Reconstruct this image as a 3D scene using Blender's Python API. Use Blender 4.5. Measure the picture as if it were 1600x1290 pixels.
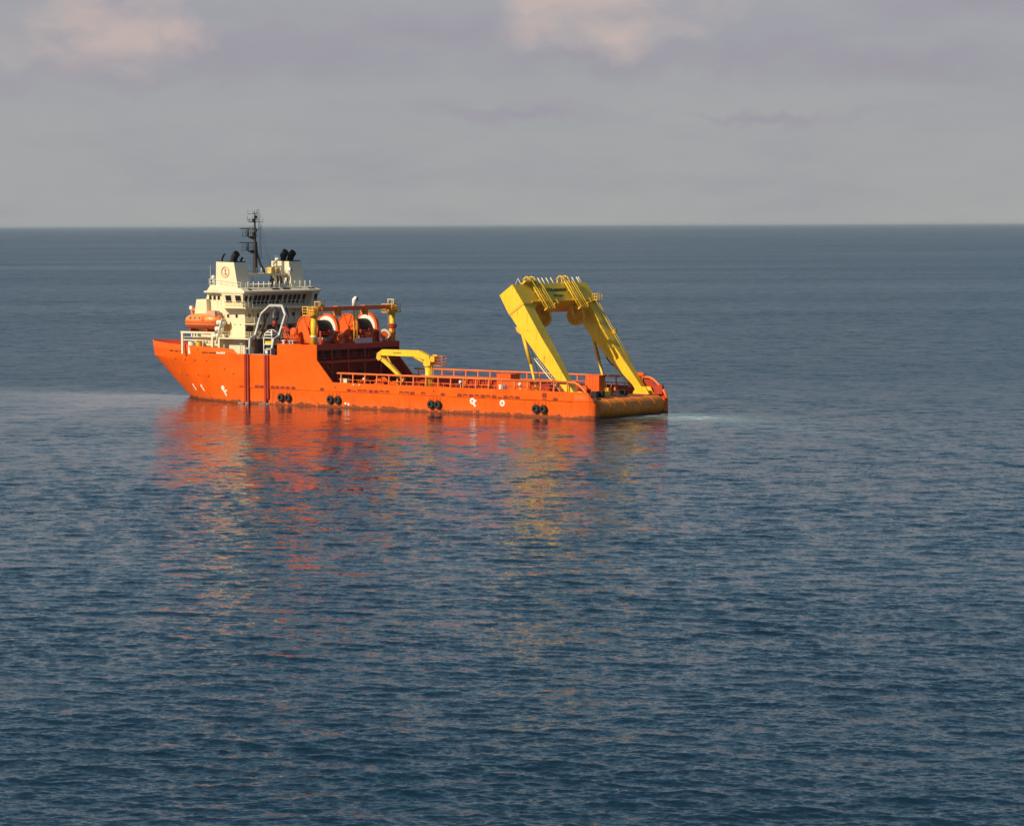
import bpy, bmesh, math, random
import numpy as np
from mathutils import Vector, Matrix
R = math.radians
rnd = random.Random(7)
S = bpy.context.scene
COL = S.collection
for o in list(bpy.data.objects): bpy.data.objects.remove(o)

# ------------------------------------------------------------------ camera
CAM_H = 30.0
F = 4600.0                                   # focal length in photo pixels (1600 wide)
cam_d = bpy.data.cameras.new('camera'); cam = bpy.data.objects.new('camera', cam_d); COL.objects.link(cam)
cam_d.sensor_width = 36.0; cam_d.lens = F / 1600 * 36.0
cam_d.clip_start = 1.0; cam_d.clip_end = 200000.0
pitch = math.atan(294 / F)
cam.matrix_world = Matrix.Translation((0, 0, CAM_H)) @ Matrix.Rotation(math.pi/2 - pitch, 4, 'X') @ Matrix.Rotation(R(-0.215), 4, 'Z')
S.camera = cam

# ship frame: x forward, y to port, z up
TH = R(38.7)
SHIP_O = Vector((18.2, 461.2, 0)); SHIP_A = math.pi - TH
FW = Vector((-math.cos(TH), math.sin(TH), 0)); PT = Vector((-math.sin(TH), -math.cos(TH), 0))

# ------------------------------------------------------------------ sun, sky, exposure
SUN_EL = R(30)
sh = (PT * 0.956 + FW * 0.293).normalized()           # horizontal direction towards the sun
sun_dir = Vector((sh.x * math.cos(SUN_EL), sh.y * math.cos(SUN_EL), math.sin(SUN_EL)))
sd = bpy.data.lights.new('sun', 'SUN'); sun = bpy.data.objects.new('sun', sd); COL.objects.link(sun)
sd.energy = 4.9; sd.angle = R(0.55); sd.color = (1.0, 0.82, 0.56)
sun.rotation_euler = sun_dir.to_track_quat('Z', 'Y').to_euler()
sun.location = (-200, 200, 200)

W = bpy.data.worlds.new('World'); S.world = W; W.use_nodes = True
wn, wl = W.node_tree.nodes, W.node_tree.links
wn.clear()
def N(nodes, t, **k):
    n = nodes.new(t)
    for a, b in k.items(): setattr(n, a, b)
    return n
def M(nodes, links, op, a, b=None, c=None, clamp=False):
    n = nodes.new('ShaderNodeMath'); n.operation = op; n.use_clamp = clamp
    for i, v in enumerate((a, b, c)):
        if v is None: continue
        if isinstance(v, (int, float)): n.inputs[i].default_value = v
        else: links.new(v, n.inputs[i])
    return n.outputs[0]
def VM(nodes, links, op, a, b):
    n = nodes.new('ShaderNodeVectorMath'); n.operation = op
    for i, v in enumerate((a, b)):
        if isinstance(v, (tuple, list)): n.inputs[i].default_value = v
        else: links.new(v, n.inputs[i])
    return n.outputs['Value'] if op in ('LENGTH', 'DOT_PRODUCT', 'DISTANCE') else n.outputs[0]
def RAMP(nodes, links, fac, pts, interp='LINEAR'):
    n = nodes.new('ShaderNodeValToRGB'); e = n.color_ramp.elements; n.color_ramp.interpolation = interp
    while len(e) < len(pts): e.new(0.5)
    for el, (p, c) in zip(e, pts): el.position = p; el.color = (*c, 1) if len(c) == 3 else c
    links.new(fac, n.inputs[0]); return n.outputs[0]
def MIX(nodes, links, fac, a, b):
    n = nodes.new('ShaderNodeMix'); n.data_type = 'RGBA'
    for s, v in ((n.inputs[0], fac), (n.inputs[6], a), (n.inputs[7], b)):
        if isinstance(v, (int, float)): s.default_value = v
        elif isinstance(v, tuple): s.default_value = (*v, 1) if len(v) == 3 else v
        else: links.new(v, s)
    return n.outputs[2]

SKY_STRENGTH = 0.075
sky = N(wn, 'ShaderNodeTexSky', sky_type='NISHITA', sun_disc=False)
sky.sun_elevation = SUN_EL
sky.sun_rotation = math.atan2(sun_dir.x, sun_dir.y)
sky.altitude = 0; sky.air_density = 1.0; sky.dust_density = 1.5; sky.ozone_density = 1.5
tc = N(wn, 'ShaderNodeTexCoord')
sep = N(wn, 'ShaderNodeSeparateXYZ'); wl.new(tc.outputs['Generated'], sep.inputs[0])
elev = M(wn, wl, 'MAXIMUM', sep.outputs[2], 0.0)
# grey sea haze that thins with height
hz = RAMP(wn, wl, elev, [(0.0, (1, 1, 1)), (0.07, (.95, .95, .95)), (0.15, (.8, .8, .8)), (0.3, (.6, .6, .6)), (0.6, (.4, .4, .4)), (1.0, (.3, .3, .3))], 'EASE')
hzc = RAMP(wn, wl, elev, [(0.0, (.375, .380, .380)), (0.035, (.358, .370, .388)), (0.08, (.362, .362, .405)), (.115, (.225, .32, .39)), (.2, (.155, .285, .385)), (.4, (.115, .25, .38))])
# clouds: noise over the dome, flattened towards the horizon
mp = N(wn, 'ShaderNodeMapping'); mp.inputs['Scale'].default_value = (1, 1, 2.2); mp.inputs['Location'].default_value = (0.3, 1.7, 0.4)
wl.new(tc.outputs['Generated'], mp.inputs[0])
n1 = N(wn, 'ShaderNodeTexNoise'); n1.inputs['Scale'].default_value = 11; n1.inputs['Detail'].default_value = 6; n1.inputs['Roughness'].default_value = .55
wl.new(mp.outputs[0], n1.inputs['Vector'])
n2 = N(wn, 'ShaderNodeTexNoise'); n2.inputs['Scale'].default_value = 34; n2.inputs['Detail'].default_value = 5
wl.new(mp.outputs[0], n2.inputs['Vector'])
def dirv(az, el): return (math.sin(R(az))*math.cos(R(el)), math.cos(R(az))*math.cos(R(el)), math.sin(R(el)))
nsep = N(wn, 'ShaderNodeTexNoise'); nsep.inputs['Scale'].default_value = 30; nsep.inputs['Detail'].default_value = 5; nsep.inputs['Roughness'].default_value = .6
wl.new(tc.outputs['Generated'], nsep.inputs['Vector'])
wob = VM(wn, wl, 'SUBTRACT', nsep.outputs['Color'], (.5, .5, .5))
wob = VM(wn, wl, 'MULTIPLY', wob, (.055, .055, .032))
dv = VM(wn, wl, 'ADD', tc.outputs['Generated'], wob)
def blob(az, el, rx, rz):
    d = VM(wn, wl, 'SUBTRACT', dv, dirv(az, el))
    d = VM(wn, wl, 'MULTIPLY', d, (1/R(rx), 1/R(rx), 1/R(rz)))
    return M(wn, wl, 'SUBTRACT', 1.0, VM(wn, wl, 'LENGTH', d, (0, 0, 0)), clamp=True)
pink = None
for b in [(-8.3, 3.75, 2.6, 1.0), (-7.6, 4.4, 1.6, 1.0), (-6.3, 3.7, 1.0, .5), (1.8, 4.1, 2.4, .95), (2.9, 4.6, 2.2, .9), (0.6, 4.5, 1.4, .6), (5.8, 5.5, 3, .8), (-2.5, 5.6, 3, .8)]:
    v = blob(*b); pink = v if pink is None else M(wn, wl, 'MAXIMUM', pink, v)
mauve = None
for b in [(-5.2, 3.4, 4.5, .7), (-1.7, 3.7, 3.5, .55), (2.0, 3.2, 3.6, .42), (4.6, 3.2, 2.2, .4), (7.3, 3.0, 3.2, .5), (0.3, 2.2, 2.6, .25), (-8, 3.0, 3, .35), (5, 2.05, 2.2, .16), (9, 4.2, 3, .5)]:
    v = blob(*b); mauve = v if mauve is None else M(wn, wl, 'MAXIMUM', mauve, v)
# the same cloud field goes on above the frame and all round
high = RAMP(wn, wl, elev, [(0.045, (0, 0, 0)), (0.10, (1, 1, 1)), (1, (1, 1, 1))])
gen = RAMP(wn, wl, n1.outputs['Fac'], [(0.5, (0, 0, 0)), (0.68, (1, 1, 1))])
gen = M(wn, wl, 'MULTIPLY', gen, high)
pinkf = M(wn, wl, 'SMOOTH_MIN', M(wn, wl, 'MULTIPLY', pink, 1.7), 1.0, 0.2)
pinkf = M(wn, wl, 'MULTIPLY', pinkf, RAMP(wn, wl, n2.outputs['Fac'], [(.34, (.12,)*3), (.62, (1, 1, 1))]), clamp=True)
mauvef = M(wn, wl, 'MULTIPLY', mauve, M(wn, wl, 'MULTIPLY_ADD', n2.outputs['Fac'], 1.0, 0.55), clamp=True)
k = 1 / SKY_STRENGTH
hzs = N(wn, 'ShaderNodeMix', data_type='RGBA', blend_type='MULTIPLY'); hzs.inputs[0].default_value = 1
wl.new(hzc, hzs.inputs[6]); hzs.inputs[7].default_value = (k, k, k, 1)
mot = N(wn, 'ShaderNodeTexNoise'); mot.inputs['Scale'].default_value = 9; mot.inputs['Detail'].default_value = 7; mot.inputs['Roughness'].default_value = .62
mm_ = N(wn, 'ShaderNodeMapping'); mm_.inputs['Scale'].default_value = (1, 1, 4.5); wl.new(tc.outputs['Generated'], mm_.inputs[0]); wl.new(mm_.outputs[0], mot.inputs['Vector'])
motc = RAMP(wn, wl, mot.outputs['Fac'], [(.35, (.94, .93, .97)), (.5, (1, 1, 1)), (.65, (1.05, 1.035, 1.02))])
hz2 = N(wn, 'ShaderNodeMix', data_type='RGBA', blend_type='MULTIPLY'); hz2.inputs[0].default_value = 1; wl.new(hzs.outputs[2], hz2.inputs[6]); wl.new(motc, hz2.inputs[7])
c = MIX(wn, wl, hz, sky.outputs[0], hz2.outputs[2])
c = MIX(wn, wl, M(wn, wl, 'MULTIPLY', mauvef, .95), c, (.338*k, .322*k, .372*k))
c = MIX(wn, wl, M(wn, wl, 'MULTIPLY', pinkf, .78), c, (.58*k, .465*k, .43*k))
c = MIX(wn, wl, M(wn, wl, 'MULTIPLY', gen, .12), c, (.36*k, .35*k, .37*k))
bg = N(wn, 'ShaderNodeBackground'); bg.inputs[1].default_value = SKY_STRENGTH; wl.new(c, bg.inputs[0])
wo = N(wn, 'ShaderNodeOutputWorld'); wl.new(bg.outputs[0], wo.inputs[0])

S.view_settings.view_transform = 'Standard'; S.view_settings.look = 'None'
S.view_settings.gamma = 1; S.view_settings.use_curve_mapping = False; S.view_settings.exposure = 0.0
S.render.resolution_x = 1024; S.render.resolution_y = 825
S.cycles.max_bounces = 8; S.cycles.glossy_bounces = 3; S.cycles.diffuse_bounces = 3

# ------------------------------------------------------------------ materials
MATS = {}
def paint(name, col, rough=.45, var=.12, dirt=(.10, .06, .035), dirt_amt=.25, streak=True, spec=.4, metal=0.0, bump=.0, fine=2.2, water=False):
    m = bpy.data.materials.new(name); m.use_nodes = True; MATS[name] = m
    n, l = m.node_tree.nodes, m.node_tree.links
    bs = n['Principled BSDF']; bs.inputs['Roughness'].default_value = rough; bs.inputs['Metallic'].default_value = metal
    bs.inputs['Specular IOR Level'].default_value = spec
    t = N(n, 'ShaderNodeTexCoord')
    a = N(n, 'ShaderNodeTexNoise'); a.inputs['Scale'].default_value = .35; a.inputs['Detail'].default_value = 5; l.new(t.outputs['Object'], a.inputs['Vector'])
    dark = tuple(x * (1 - var) for x in col); light = tuple(min(1, x * (1 + var * .6)) for x in col)
    base = RAMP(n, l, a.outputs['Fac'], [(.3, dark), (.7, light)])
    if dirt_amt > 0:
        mpn = N(n, 'ShaderNodeMapping'); mpn.inputs['Scale'].default_value = (1.6, 1.6, .16) if streak else (1, 1, 1)
        l.new(t.outputs['Object'], mpn.inputs[0])
        d = N(n, 'ShaderNodeTexNoise'); d.inputs['Scale'].default_value = fine; d.inputs['Detail'].default_value = 7; d.inputs['Roughness'].default_value = .62
        l.new(mpn.outputs[0], d.inputs['Vector'])
        f = RAMP(n, l, d.outputs['Fac'], [(.52, (0, 0, 0)), (.74, (dirt_amt,) * 3)])
        base = MIX(n, l, f, base, dirt)
    if water:       # weed and scum along the waterline, rust bleeding down from the deck edge
        sp = N(n, 'ShaderNodeSeparateXYZ'); l.new(t.outputs['Object'], sp.inputs[0])
        e = N(n, 'ShaderNodeTexNoise'); e.inputs['Scale'].default_value = 1.1; e.inputs['Detail'].default_value = 8; e.inputs['Roughness'].default_value = .68
        l.new(t.outputs['Object'], e.inputs['Vector'])
        h = M(n, l, 'SUBTRACT', sp.outputs[2], M(n, l, 'MULTIPLY_ADD', e.outputs['Fac'], 2.2, -.66))
        f = M(n, l, 'MULTIPLY', h, -9.0, clamp=True)
        base = MIX(n, l, M(n, l, 'MULTIPLY', f, .93), base, (.016, .019, .007))
        # plate seams and rust runs below the deck edge and openings
        bt = N(n, 'ShaderNodeTexBrick'); bm_ = N(n, 'ShaderNodeCombineXYZ'); l.new(sp.outputs[0], bm_.inputs[0]); l.new(sp.outputs[2], bm_.inputs[1]); l.new(bm_.outputs[0], bt.inputs['Vector'])
        bt.inputs['Scale'].default_value = 1; bt.inputs['Mortar Size'].default_value = .035; bt.inputs['Brick Width'].default_value = 6.2; bt.inputs['Row Height'].default_value = 2.05; bt.inputs['Mortar Smooth'].default_value = .6
        bt.inputs['Color1'].default_value = (.97, .96, .96, 1); bt.inputs['Color2'].default_value = (1.03, 1.03, 1.03, 1); bt.inputs['Mortar'].default_value = (.80, .74, .74, 1)
        bx_ = N(n, 'ShaderNodeMix', data_type='RGBA', blend_type='MULTIPLY'); bx_.inputs[0].default_value = 1; l.new(base, bx_.inputs[6]); l.new(bt.outputs['Color'], bx_.inputs[7]); base = bx_.outputs[2]
        rm_ = N(n, 'ShaderNodeMapping'); rm_.inputs['Scale'].default_value = (3.2, 1, .22); l.new(t.outputs['Object'], rm_.inputs[0])
        rn_ = N(n, 'ShaderNodeTexNoise'); rn_.inputs['Scale'].default_value = 1; rn_.inputs['Detail'].default_value = 4; l.new(rm_.outputs[0], rn_.inputs['Vector'])
        rf_ = RAMP(n, l, rn_.outputs['Fac'], [(.55, (0, 0, 0)), (.70, (.7,) * 3)])
        lo_ = N(n, 'ShaderNodeMapRange'); l.new(sp.outputs[2], lo_.inputs[0])
        for i_, v_ in enumerate((.2, 3.2, 1.0, .12)): lo_.inputs[1+i_].default_value = v_
        base = MIX(n, l, M(n, l, 'MULTIPLY', rf_, lo_.outputs[0]), base, (.22, .045, .012))
        # salt-faded band above the waterline
        h2 = M(n, l, 'MULTIPLY', M(n, l, 'SUBTRACT', 1.7, sp.outputs[2]), .7, clamp=True)
        f2 = M(n, l, 'MULTIPLY', h2, M(n, l, 'MULTIPLY', d.outputs['Fac'], .55))
        base = MIX(n, l, f2, base, (.62, .15, .06))
    l.new(base, bs.inputs['Base Color'])
    r = RAMP(n, l, a.outputs['Fac'], [(.3, (max(.05, rough - .08),) * 3), (.7, (min(1, rough + .1),) * 3)]); l.new(r, bs.inputs['Roughness'])
    if bump > 0:
        b = N(n, 'ShaderNodeBump'); b.inputs['Strength'].default_value = 1; b.inputs['Distance'].default_value = bump
        q = N(n, 'ShaderNodeTexNoise'); q.inputs['Scale'].default_value = .9; q.inputs['Detail'].default_value = 2; l.new(t.outputs['Object'], q.inputs['Vector'])
        l.new(q.outputs['Fac'], b.inputs['Height']); l.new(b.outputs[0], bs.inputs['Normal'])
    return m
paint('hull_orange', (.84, .120, .003), .5, .15, (.34, .05, .006), .5, True, .18, bump=.05, water=True)
paint('orange', (.78, .12, .008), .45, .14, (.22, .05, .02), .4)
paint('pale_orange', (.80, .20, .045), .45, .10, (.30, .09, .03), .35)
paint('boat_orange', (.85, .28, .07), .38, .06, (.4, .15, .06), .2)
paint('red', (.42, .035, .012), .5, .15, (.10, .02, .01), .4)
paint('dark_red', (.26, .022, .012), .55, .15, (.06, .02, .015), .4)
paint('deck', (.30, .06, .025), .75, .25, (.08, .04, .03), .6, False)
paint('cream', (.83, .73, .51), .5, .06, (.42, .27, .13), .30)
paint('white', (.84, .83, .78), .45, .05, (.5, .4, .28), .2)
paint('yellow', (.87, .565, .028), .42, .08, (.34, .17, .03), .6, bump=.02)
paint('yellow_dull', (.82, .46, .05), .5, .12, (.32, .14, .04), .45)
paint('rail_orange', (.80, .19, .05), .45, .12, (.30, .06, .02), .4)
paint('grey', (.50, .53, .54), .45, .1, (.2, .17, .14), .35, metal=.2)
paint('dark_grey', (.06, .062, .068), .5, .2, (.10, .05, .03), .3)
paint('black', (.012, .012, .013), .6, .3, (.05, .03, .02), .2)
paint('mast_black', (.028, .024, .022), .55, .2, (.07, .04, .03), .3)
paint('rust', (.76, .215, .010), .5, .2, (.20, .06, .012), .6, False, .4, fine=.9, bump=.03)
paint('rubber', (.015, .015, .015), .75, .3, (.06, .05, .04), .3)
paint('mouth', (.006, .006, .006), .9, .1, (.02, .02, .02), .1)
paint('marking', (.82, .82, .78), .5, .05, (.5, .3, .15), .3)
paint('lettering', (.05, .03, .015), .5, .1, (.2, .1, .03), .2)
paint('pink_net', (.62, .34, .26), .7, .2, (.3, .15, .1), .4, False)
g = bpy.data.materials.new('glass'); g.use_nodes = True; MATS['glass'] = g
b_ = g.node_tree.nodes['Principled BSDF']; b_.inputs['Base Color'].default_value = (.018, .022, .026, 1); b_.inputs['Roughness'].default_value = .06; b_.inputs['IOR'].default_value = 1.5

# ------------------------------------------------------------------ mesh builder
class MB:
    def __init__(s): s.v = []; s.f = []; s.sm = []
    def add(s, vs, fs, smooth=False):
        o = len(s.v); s.v += [tuple(p) for p in vs]
        for f in fs: s.f.append(tuple(i + o for i in f)); s.sm.append(smooth)
        return s
    def box(s, x0, x1, y0, y1, z0, z1):
        v = [(x, y, z) for x in (x0, x1) for y in (y0, y1) for z in (z0, z1)]
        return s.add(v, [(0, 1, 3, 2), (4, 6, 7, 5), (0, 4, 5, 1), (2, 3, 7, 6), (0, 2, 6, 4), (1, 5, 7, 3)])
    def obox(s, c, ax, ay, az, hx, hy, hz):
        c, ax, ay, az = map(Vector, (c, ax, ay, az)); v = []
        for i in (-1, 1):
            for j in (-1, 1):
                for k in (-1, 1): v.append(c + ax*hx*i + ay*hy*j + az*hz*k)
        return s.add(v, [(0, 1, 3, 2), (4, 6, 7, 5), (0, 4, 5, 1), (2, 3, 7, 6), (0, 2, 6, 4), (1, 5, 7, 3)])
    def prism(s, poly, axis, a0, a1):
        n = len(poly)
        def P(p, a): return {'x': (a, p[0], p[1]), 'y': (p[0], a, p[1]), 'z': (p[0], p[1], a)}[axis]
        v = [P(p, a0) for p in poly] + [P(p, a1) for p in poly]
        fs = [tuple(range(n)), tuple(range(2*n-1, n-1, -1))] + [(i, (i+1) % n, n+(i+1) % n, n+i) for i in range(n)]
        return s.add(v, fs)
    def loft(s, rings, closed=True, cap=True, smooth=False):
        n = len(rings[0]); v = [p for r in rings for p in r]; fs = []
        for i in range(len(rings)-1):
            for j in range(n if closed else n-1):
                a, b = i*n+j, i*n+(j+1) % n; fs.append((a, b, b+n, a+n))
        if cap: fs += [tuple(range(n))[::-1], tuple(range((len(rings)-1)*n, len(rings)*n))]
        return s.add(v, fs, smooth)
    def ring(s, c, d, r, n, ref=None, sq=1.0):
        d = Vector(d).normalized(); ref = Vector(ref) if ref else (Vector((0, 0, 1)) if abs(d.z) < .9 else Vector((1, 0, 0)))
        u = d.cross(ref).normalized(); w = u.cross(d)
        return [Vector(c) + u*(r*math.cos(2*math.pi*k/n)) + w*(r*sq*math.sin(2*math.pi*k/n)) for k in range(n)]
    def tube(s, p, q, r, n=8, r2=None, smooth=True):
        p, q = Vector(p), Vector(q); d = q - p
        s.loft([s.ring(p, d, r, n), s.ring(q, d, r if r2 is None else r2, n)], smooth=False)
        if smooth and n > 5:
            for i in range(len(s.sm) - n - 2, len(s.sm) - 2): s.sm[i] = True
        return s
    def pipe(s, pts, r, n=8, radii=None):
        pts = [Vector(p) for p in pts]; rings = []; ref = None
        for i, p in enumerate(pts):
            d = (pts[min(i+1, len(pts)-1)] - pts[max(i-1, 0)]).normalized()
            if ref is None: ref = Vector((0, 0, 1)) if abs(d.z) < .9 else Vector((1, 0, 0))
            u = d.cross(ref).normalized(); w = u.cross(d); ref = w
            rr = radii[i] if radii else r
            rings.append([p + u*(rr*math.cos(2*math.pi*k/n)) + w*(rr*math.sin(2*math.pi*k/n)) for k in range(n)])
        return s.loft(rings, smooth=(n > 5))
    def lathe(s, prof, c, d, n=24, smooth=False, cap=True):     # prof: (radius, height along d)
        d = Vector(d).normalized()
        return s.loft([s.ring(Vector(c) + d*h, d, max(r, .001), n) for r, h in prof], smooth=smooth, cap=cap)
    def annulus(s, c, d, r0, r1, t, n=28, a0=0, a1=360, up=(0, 0, 1)):   # flat ring (or an arc of one), thickness t along d
        d = Vector(d).normalized(); w = Vector(up); u = w.cross(d).normalized(); rings = []
        full = a1 - a0 >= 360; m = n if full else n + 1
        for k in range(m):
            a = R(a0 + (a1-a0)*k/n); e = u*math.cos(a) + w*math.sin(a); c_ = Vector(c)
            rings.append([c_+e*r0-d*t/2, c_+e*r1-d*t/2, c_+e*r1+d*t/2, c_+e*r0+d*t/2])
        if full: rings.append(rings[0])
        return s.loft(rings, cap=not full)
    def rail(s, pts, h=1.05, step=1.6, bars=(1.0, .55), r=.035, pr=.05, posts=True):
        pts = [Vector(p) for p in pts]
        for f in bars:
            for a, b in zip(pts, pts[1:]): s.tube(a + Vector((0, 0, h*f)), b + Vector((0, 0, h*f)), r, 5)
        if posts:
            for a, b in zip(pts, pts[1:]):
                m = max(1, round((b-a).length/step))
                for i in range(m+1): p = a.lerp(b, i/m); s.tube(p - Vector((0, 0, .03)), p + Vector((0, 0, h)), pr, 5)
        return s
    def mesh(s, name):
        me = bpy.data.meshes.new(name); me.from_pydata(s.v, [], s.f); me.polygons.foreach_set('use_smooth', s.sm)
        bm = bmesh.new(); bm.from_mesh(me); bmesh.ops.remove_doubles(bm, verts=bm.verts, dist=1e-5)
        bmesh.ops.dissolve_degenerate(bm, edges=bm.edges, dist=1e-5)
        bmesh.ops.recalc_face_normals(bm, faces=bm.faces); bm.to_mesh(me); bm.free(); return me
def obj(name, mb, mat, parent=None, label=None):
    me = mb.mesh(name) if isinstance(mb, MB) else mb
    o = bpy.data.objects.new(name, me); COL.objects.link(o)
    if mat: me.materials.clear(); me.materials.append(MATS[mat])
    if parent: o.parent = parent
    if label: o['label'] = label
    return o
def same(name, me, parent, loc=(0, 0, 0), rot=(0, 0, 0)):
    o = bpy.data.objects.new(name, me); COL.objects.link(o); o.parent = parent; o.location = loc; o.rotation_euler = rot; return o
def empty(name, parent=None, label=None):
    o = bpy.data.objects.new(name, None); COL.objects.link(o); o.empty_display_size = .5
    if parent: o.parent = parent
    if label: o['label'] = label
    return o
def thing(name, label, cat, loc=(0, 0, 0), group=None, rz=0):       # loc in ship coordinates
    o = empty(name); w = SHIP_O + FW*loc[0] + PT*loc[1]; o.location = (w.x, w.y, loc[2]); o.rotation_euler = (0, 0, SHIP_A + rz)
    o['label'] = label; o['category'] = cat
    if group: o['group'] = group
    return o
def text_mesh(txt, size, extr=.015):
    cu = bpy.data.curves.new('lettering', 'FONT'); cu.body = txt; cu.size = size; cu.extrude = extr; cu.align_x = 'CENTER'; cu.align_y = 'CENTER'; cu.offset = size*.025
    t = bpy.data.objects.new('lettering_tmp', cu); COL.objects.link(t); bpy.context.view_layer.update()
    me = bpy.data.meshes.new_from_object(t.evaluated_get(bpy.context.evaluated_depsgraph_get()))
    bpy.data.objects.remove(t); bpy.data.curves.remove(cu); return me
def frame_matrix(o, x, y, z):
    m = Matrix.Identity(4)
    for i, a in enumerate((x, y, z)):
        a = Vector(a).normalized()
        for j in range(3): m[j][i] = a[j]
    for j in range(3): m[j][3] = o[j]
    return m

# ------------------------------------------------------------------ the sea
def build_sea():
    rng = np.random.default_rng(11)
    rows = [0.0, 30, 60, 90, 110]; y = 120.0
    while y < 1500: rows.append(y); y += max(.16, y*y/88000*.62)
    while y < 90000: rows.append(y); y *= 1.06
    rows.append(90000.0)
    r = np.array(rows)
    A = .255; nd = 720
    dense = np.linspace(-A, A, nd)
    coarse = np.linspace(A, 2*math.pi - A, 50)[1:-1]
    th = np.concatenate([dense, coarse]); nt = len(th)
    rr, tt = np.meshgrid(r[1:], th, indexing='ij')
    X = rr*np.sin(tt); Y = rr*np.cos(tt)
    drow = np.gradient(r)[1:][:, None]
    # calm water round the ship and in her lee towards the camera; foam in the thruster wash
    dx, dy = X - SHIP_O.x, Y - SHIP_O.y
    u = dx*FW.x + dy*FW.y; v = dx*PT.x + dy*PT.y
    near = np.exp(-np.maximum(0, np.hypot(np.maximum(0, np.abs(u-52)-52), np.maximum(0, v-10.5)))/30.0)/(1+np.exp(-(v-2-.12*np.maximum(0, u-100))/4.5))
    lee = 1/(1+np.exp(-(v-4)/4)) * np.exp(-((u-48)/75.0)**4) * np.exp(-np.maximum(0, v-10)/70.0)
    streak = np.zeros_like(X)
    for kx, ky, ph, a in ((.013, .05, 1.0, 1), (-.021, .033, 2.2, .8), (.03, .09, .3, .6), (.008, .16, 4.1, .5)):
        streak += a*np.sin(kx*X + ky*Y + ph + 1.3*np.sin(.017*X + ph))
    hull_d = np.hypot(np.maximum(0, np.abs(u-48)-49), np.maximum(0, v-10.5))
    calm = np.clip(.70*near + .3*np.exp(-hull_d/9.0)/(1+np.exp(-(v-4)/1.5)) + .60*lee*(1 + .25*streak), 0, 1)
    # thruster wash spreading past the bow to the left
    bow = np.exp(-((u-112)/30.0)**2)*np.exp(-((v-12)/11.0)**2)
    arc = np.exp(-((u-(92-.0048*v*v))/6.0)**2)*(v > 0)*np.exp(-np.maximum(0, v-60)/35.0)
    calm = np.clip(calm + .18*bow + .26*arc, 0, 1)
    foam = .9*np.exp(-((u+11)/13.0)**2)*np.exp(-((v+2)/8.0)**2)
    foam = np.maximum(foam, .62*np.exp(-((v+8+.5*u)/3.6)**2)*(u < 2)*np.exp(np.minimum(u, 0)/38.0))
    foam = np.maximum(foam, .40*np.exp(-((u-100)/5.0)**2)*np.exp(-((v-5)/5.0)**2))
    Z = np.zeros_like(X); HX = np.zeros_like(X); HY = np.zeros_like(X)
    fade = np.clip((A - np.abs(np.where(tt > math.pi, tt-2*math.pi, tt)))/.02, 0, 1) * np.clip((1400-rr)/500, 0, 1)
    wind = R(192)
    gx = np.zeros_like(X); 
    for i in range(64):
        lam = .5*(6.5/.5)**((i/63.0)**1.1) * rng.uniform(.93, 1.07)
        a_ = wind + rng.normal(0, .5)
        kk = 2*math.pi/lam; kx, ky = kk*math.sin(a_), kk*math.cos(a_)
        amp = .0047*lam**.85 * rng.uniform(.6, 1.3)
        if lam < 1.8: amp *= 1.25
        if lam > 3: amp *= .8
        att = np.clip(lam*1.0/np.maximum(drow*max(.25, abs(math.cos(a_))), 1e-6)/2.2 - .55, 0, 1)
        ph = kx*X + ky*Y + rng.uniform(0, 6.28) + .9*np.sin(.021*X*rng.uniform(.5, 1.5) + .017*Y + i)
        Z += amp*att*np.sin(ph); cp = 1.5*amp*att*np.cos(ph); HX += math.sin(a_)*cp; HY += math.cos(a_)*cp      # sharp crests, flat troughs
    group = .85 + .22*np.sin(.045*X + .11*Y + 1.2*np.sin(.03*X)) * np.sin(.02*X - .05*Y)
    fg = fade*group*(1 - .72*calm); Z *= fg; X = X + HX*fg; Y = Y + HY*fg
    verts = np.stack([X, Y, Z], -1).reshape(-1, 3)
    verts = np.concatenate([[[0, 0, 0]], verts]); nr = len(r) - 1
    i, j = np.meshgrid(np.arange(nr-1), np.arange(nt), indexing='ij')
    j2 = (j+1) % nt
    q = np.stack([1+i*nt+j, 1+(i+1)*nt+j, 1+(i+1)*nt+j2, 1+i*nt+j2], -1).reshape(-1, 4)[:, ::-1]
    jt = np.arange(nt); tri = np.stack([np.zeros(nt, int), 1+(jt+1) % nt, 1+jt], -1)
    me = bpy.data.meshes.new('sea')
    me.vertices.add(len(verts)); me.vertices.foreach_set('co', verts.ravel().astype(np.float32))
    nl = q.size + tri.size; me.loops.add(nl); me.polygons.add(len(q)+len(tri))
    me.loops.foreach_set('vertex_index', np.concatenate([q.ravel(), tri.ravel()]).astype(np.int32))
    st = np.concatenate([np.arange(len(q))*4, len(q)*4 + np.arange(len(tri))*3]).astype(np.int32)
    me.polygons.foreach_set('loop_start', st)
    me.polygons.foreach_set('use_smooth', np.ones(len(st), bool))
    me.update(calc_edges=True); me.validate()
    if me.polygons[0].normal.z < 0: me.flip_normals()
    for nme, arr in (('calm', calm), ('foam', foam)):
        at = me.attributes.new(nme, 'FLOAT', 'POINT')
        at.data.foreach_set('value', np.concatenate([[0], arr.ravel()]).astype(np.float32))
    o = bpy.data.objects.new('sea', me); COL.objects.link(o); o['kind'] = 'structure'
    o['label'] = 'rippled blue sea stretching to the horizon'
    m = bpy.data.materials.new('sea_water'); m.use_nodes = True; n, l = m.node_tree.nodes, m.node_tree.links
    bs = n['Principled BSDF']; bs.inputs['IOR'].default_value = 1.333; bs.inputs['Roughness'].default_value = .06
    geo = N(n, 'ShaderNodeNewGeometry')
    ac = N(n, 'ShaderNodeAttribute', attribute_name='calm'); af = N(n, 'ShaderNodeAttribute', attribute_name='foam')
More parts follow.
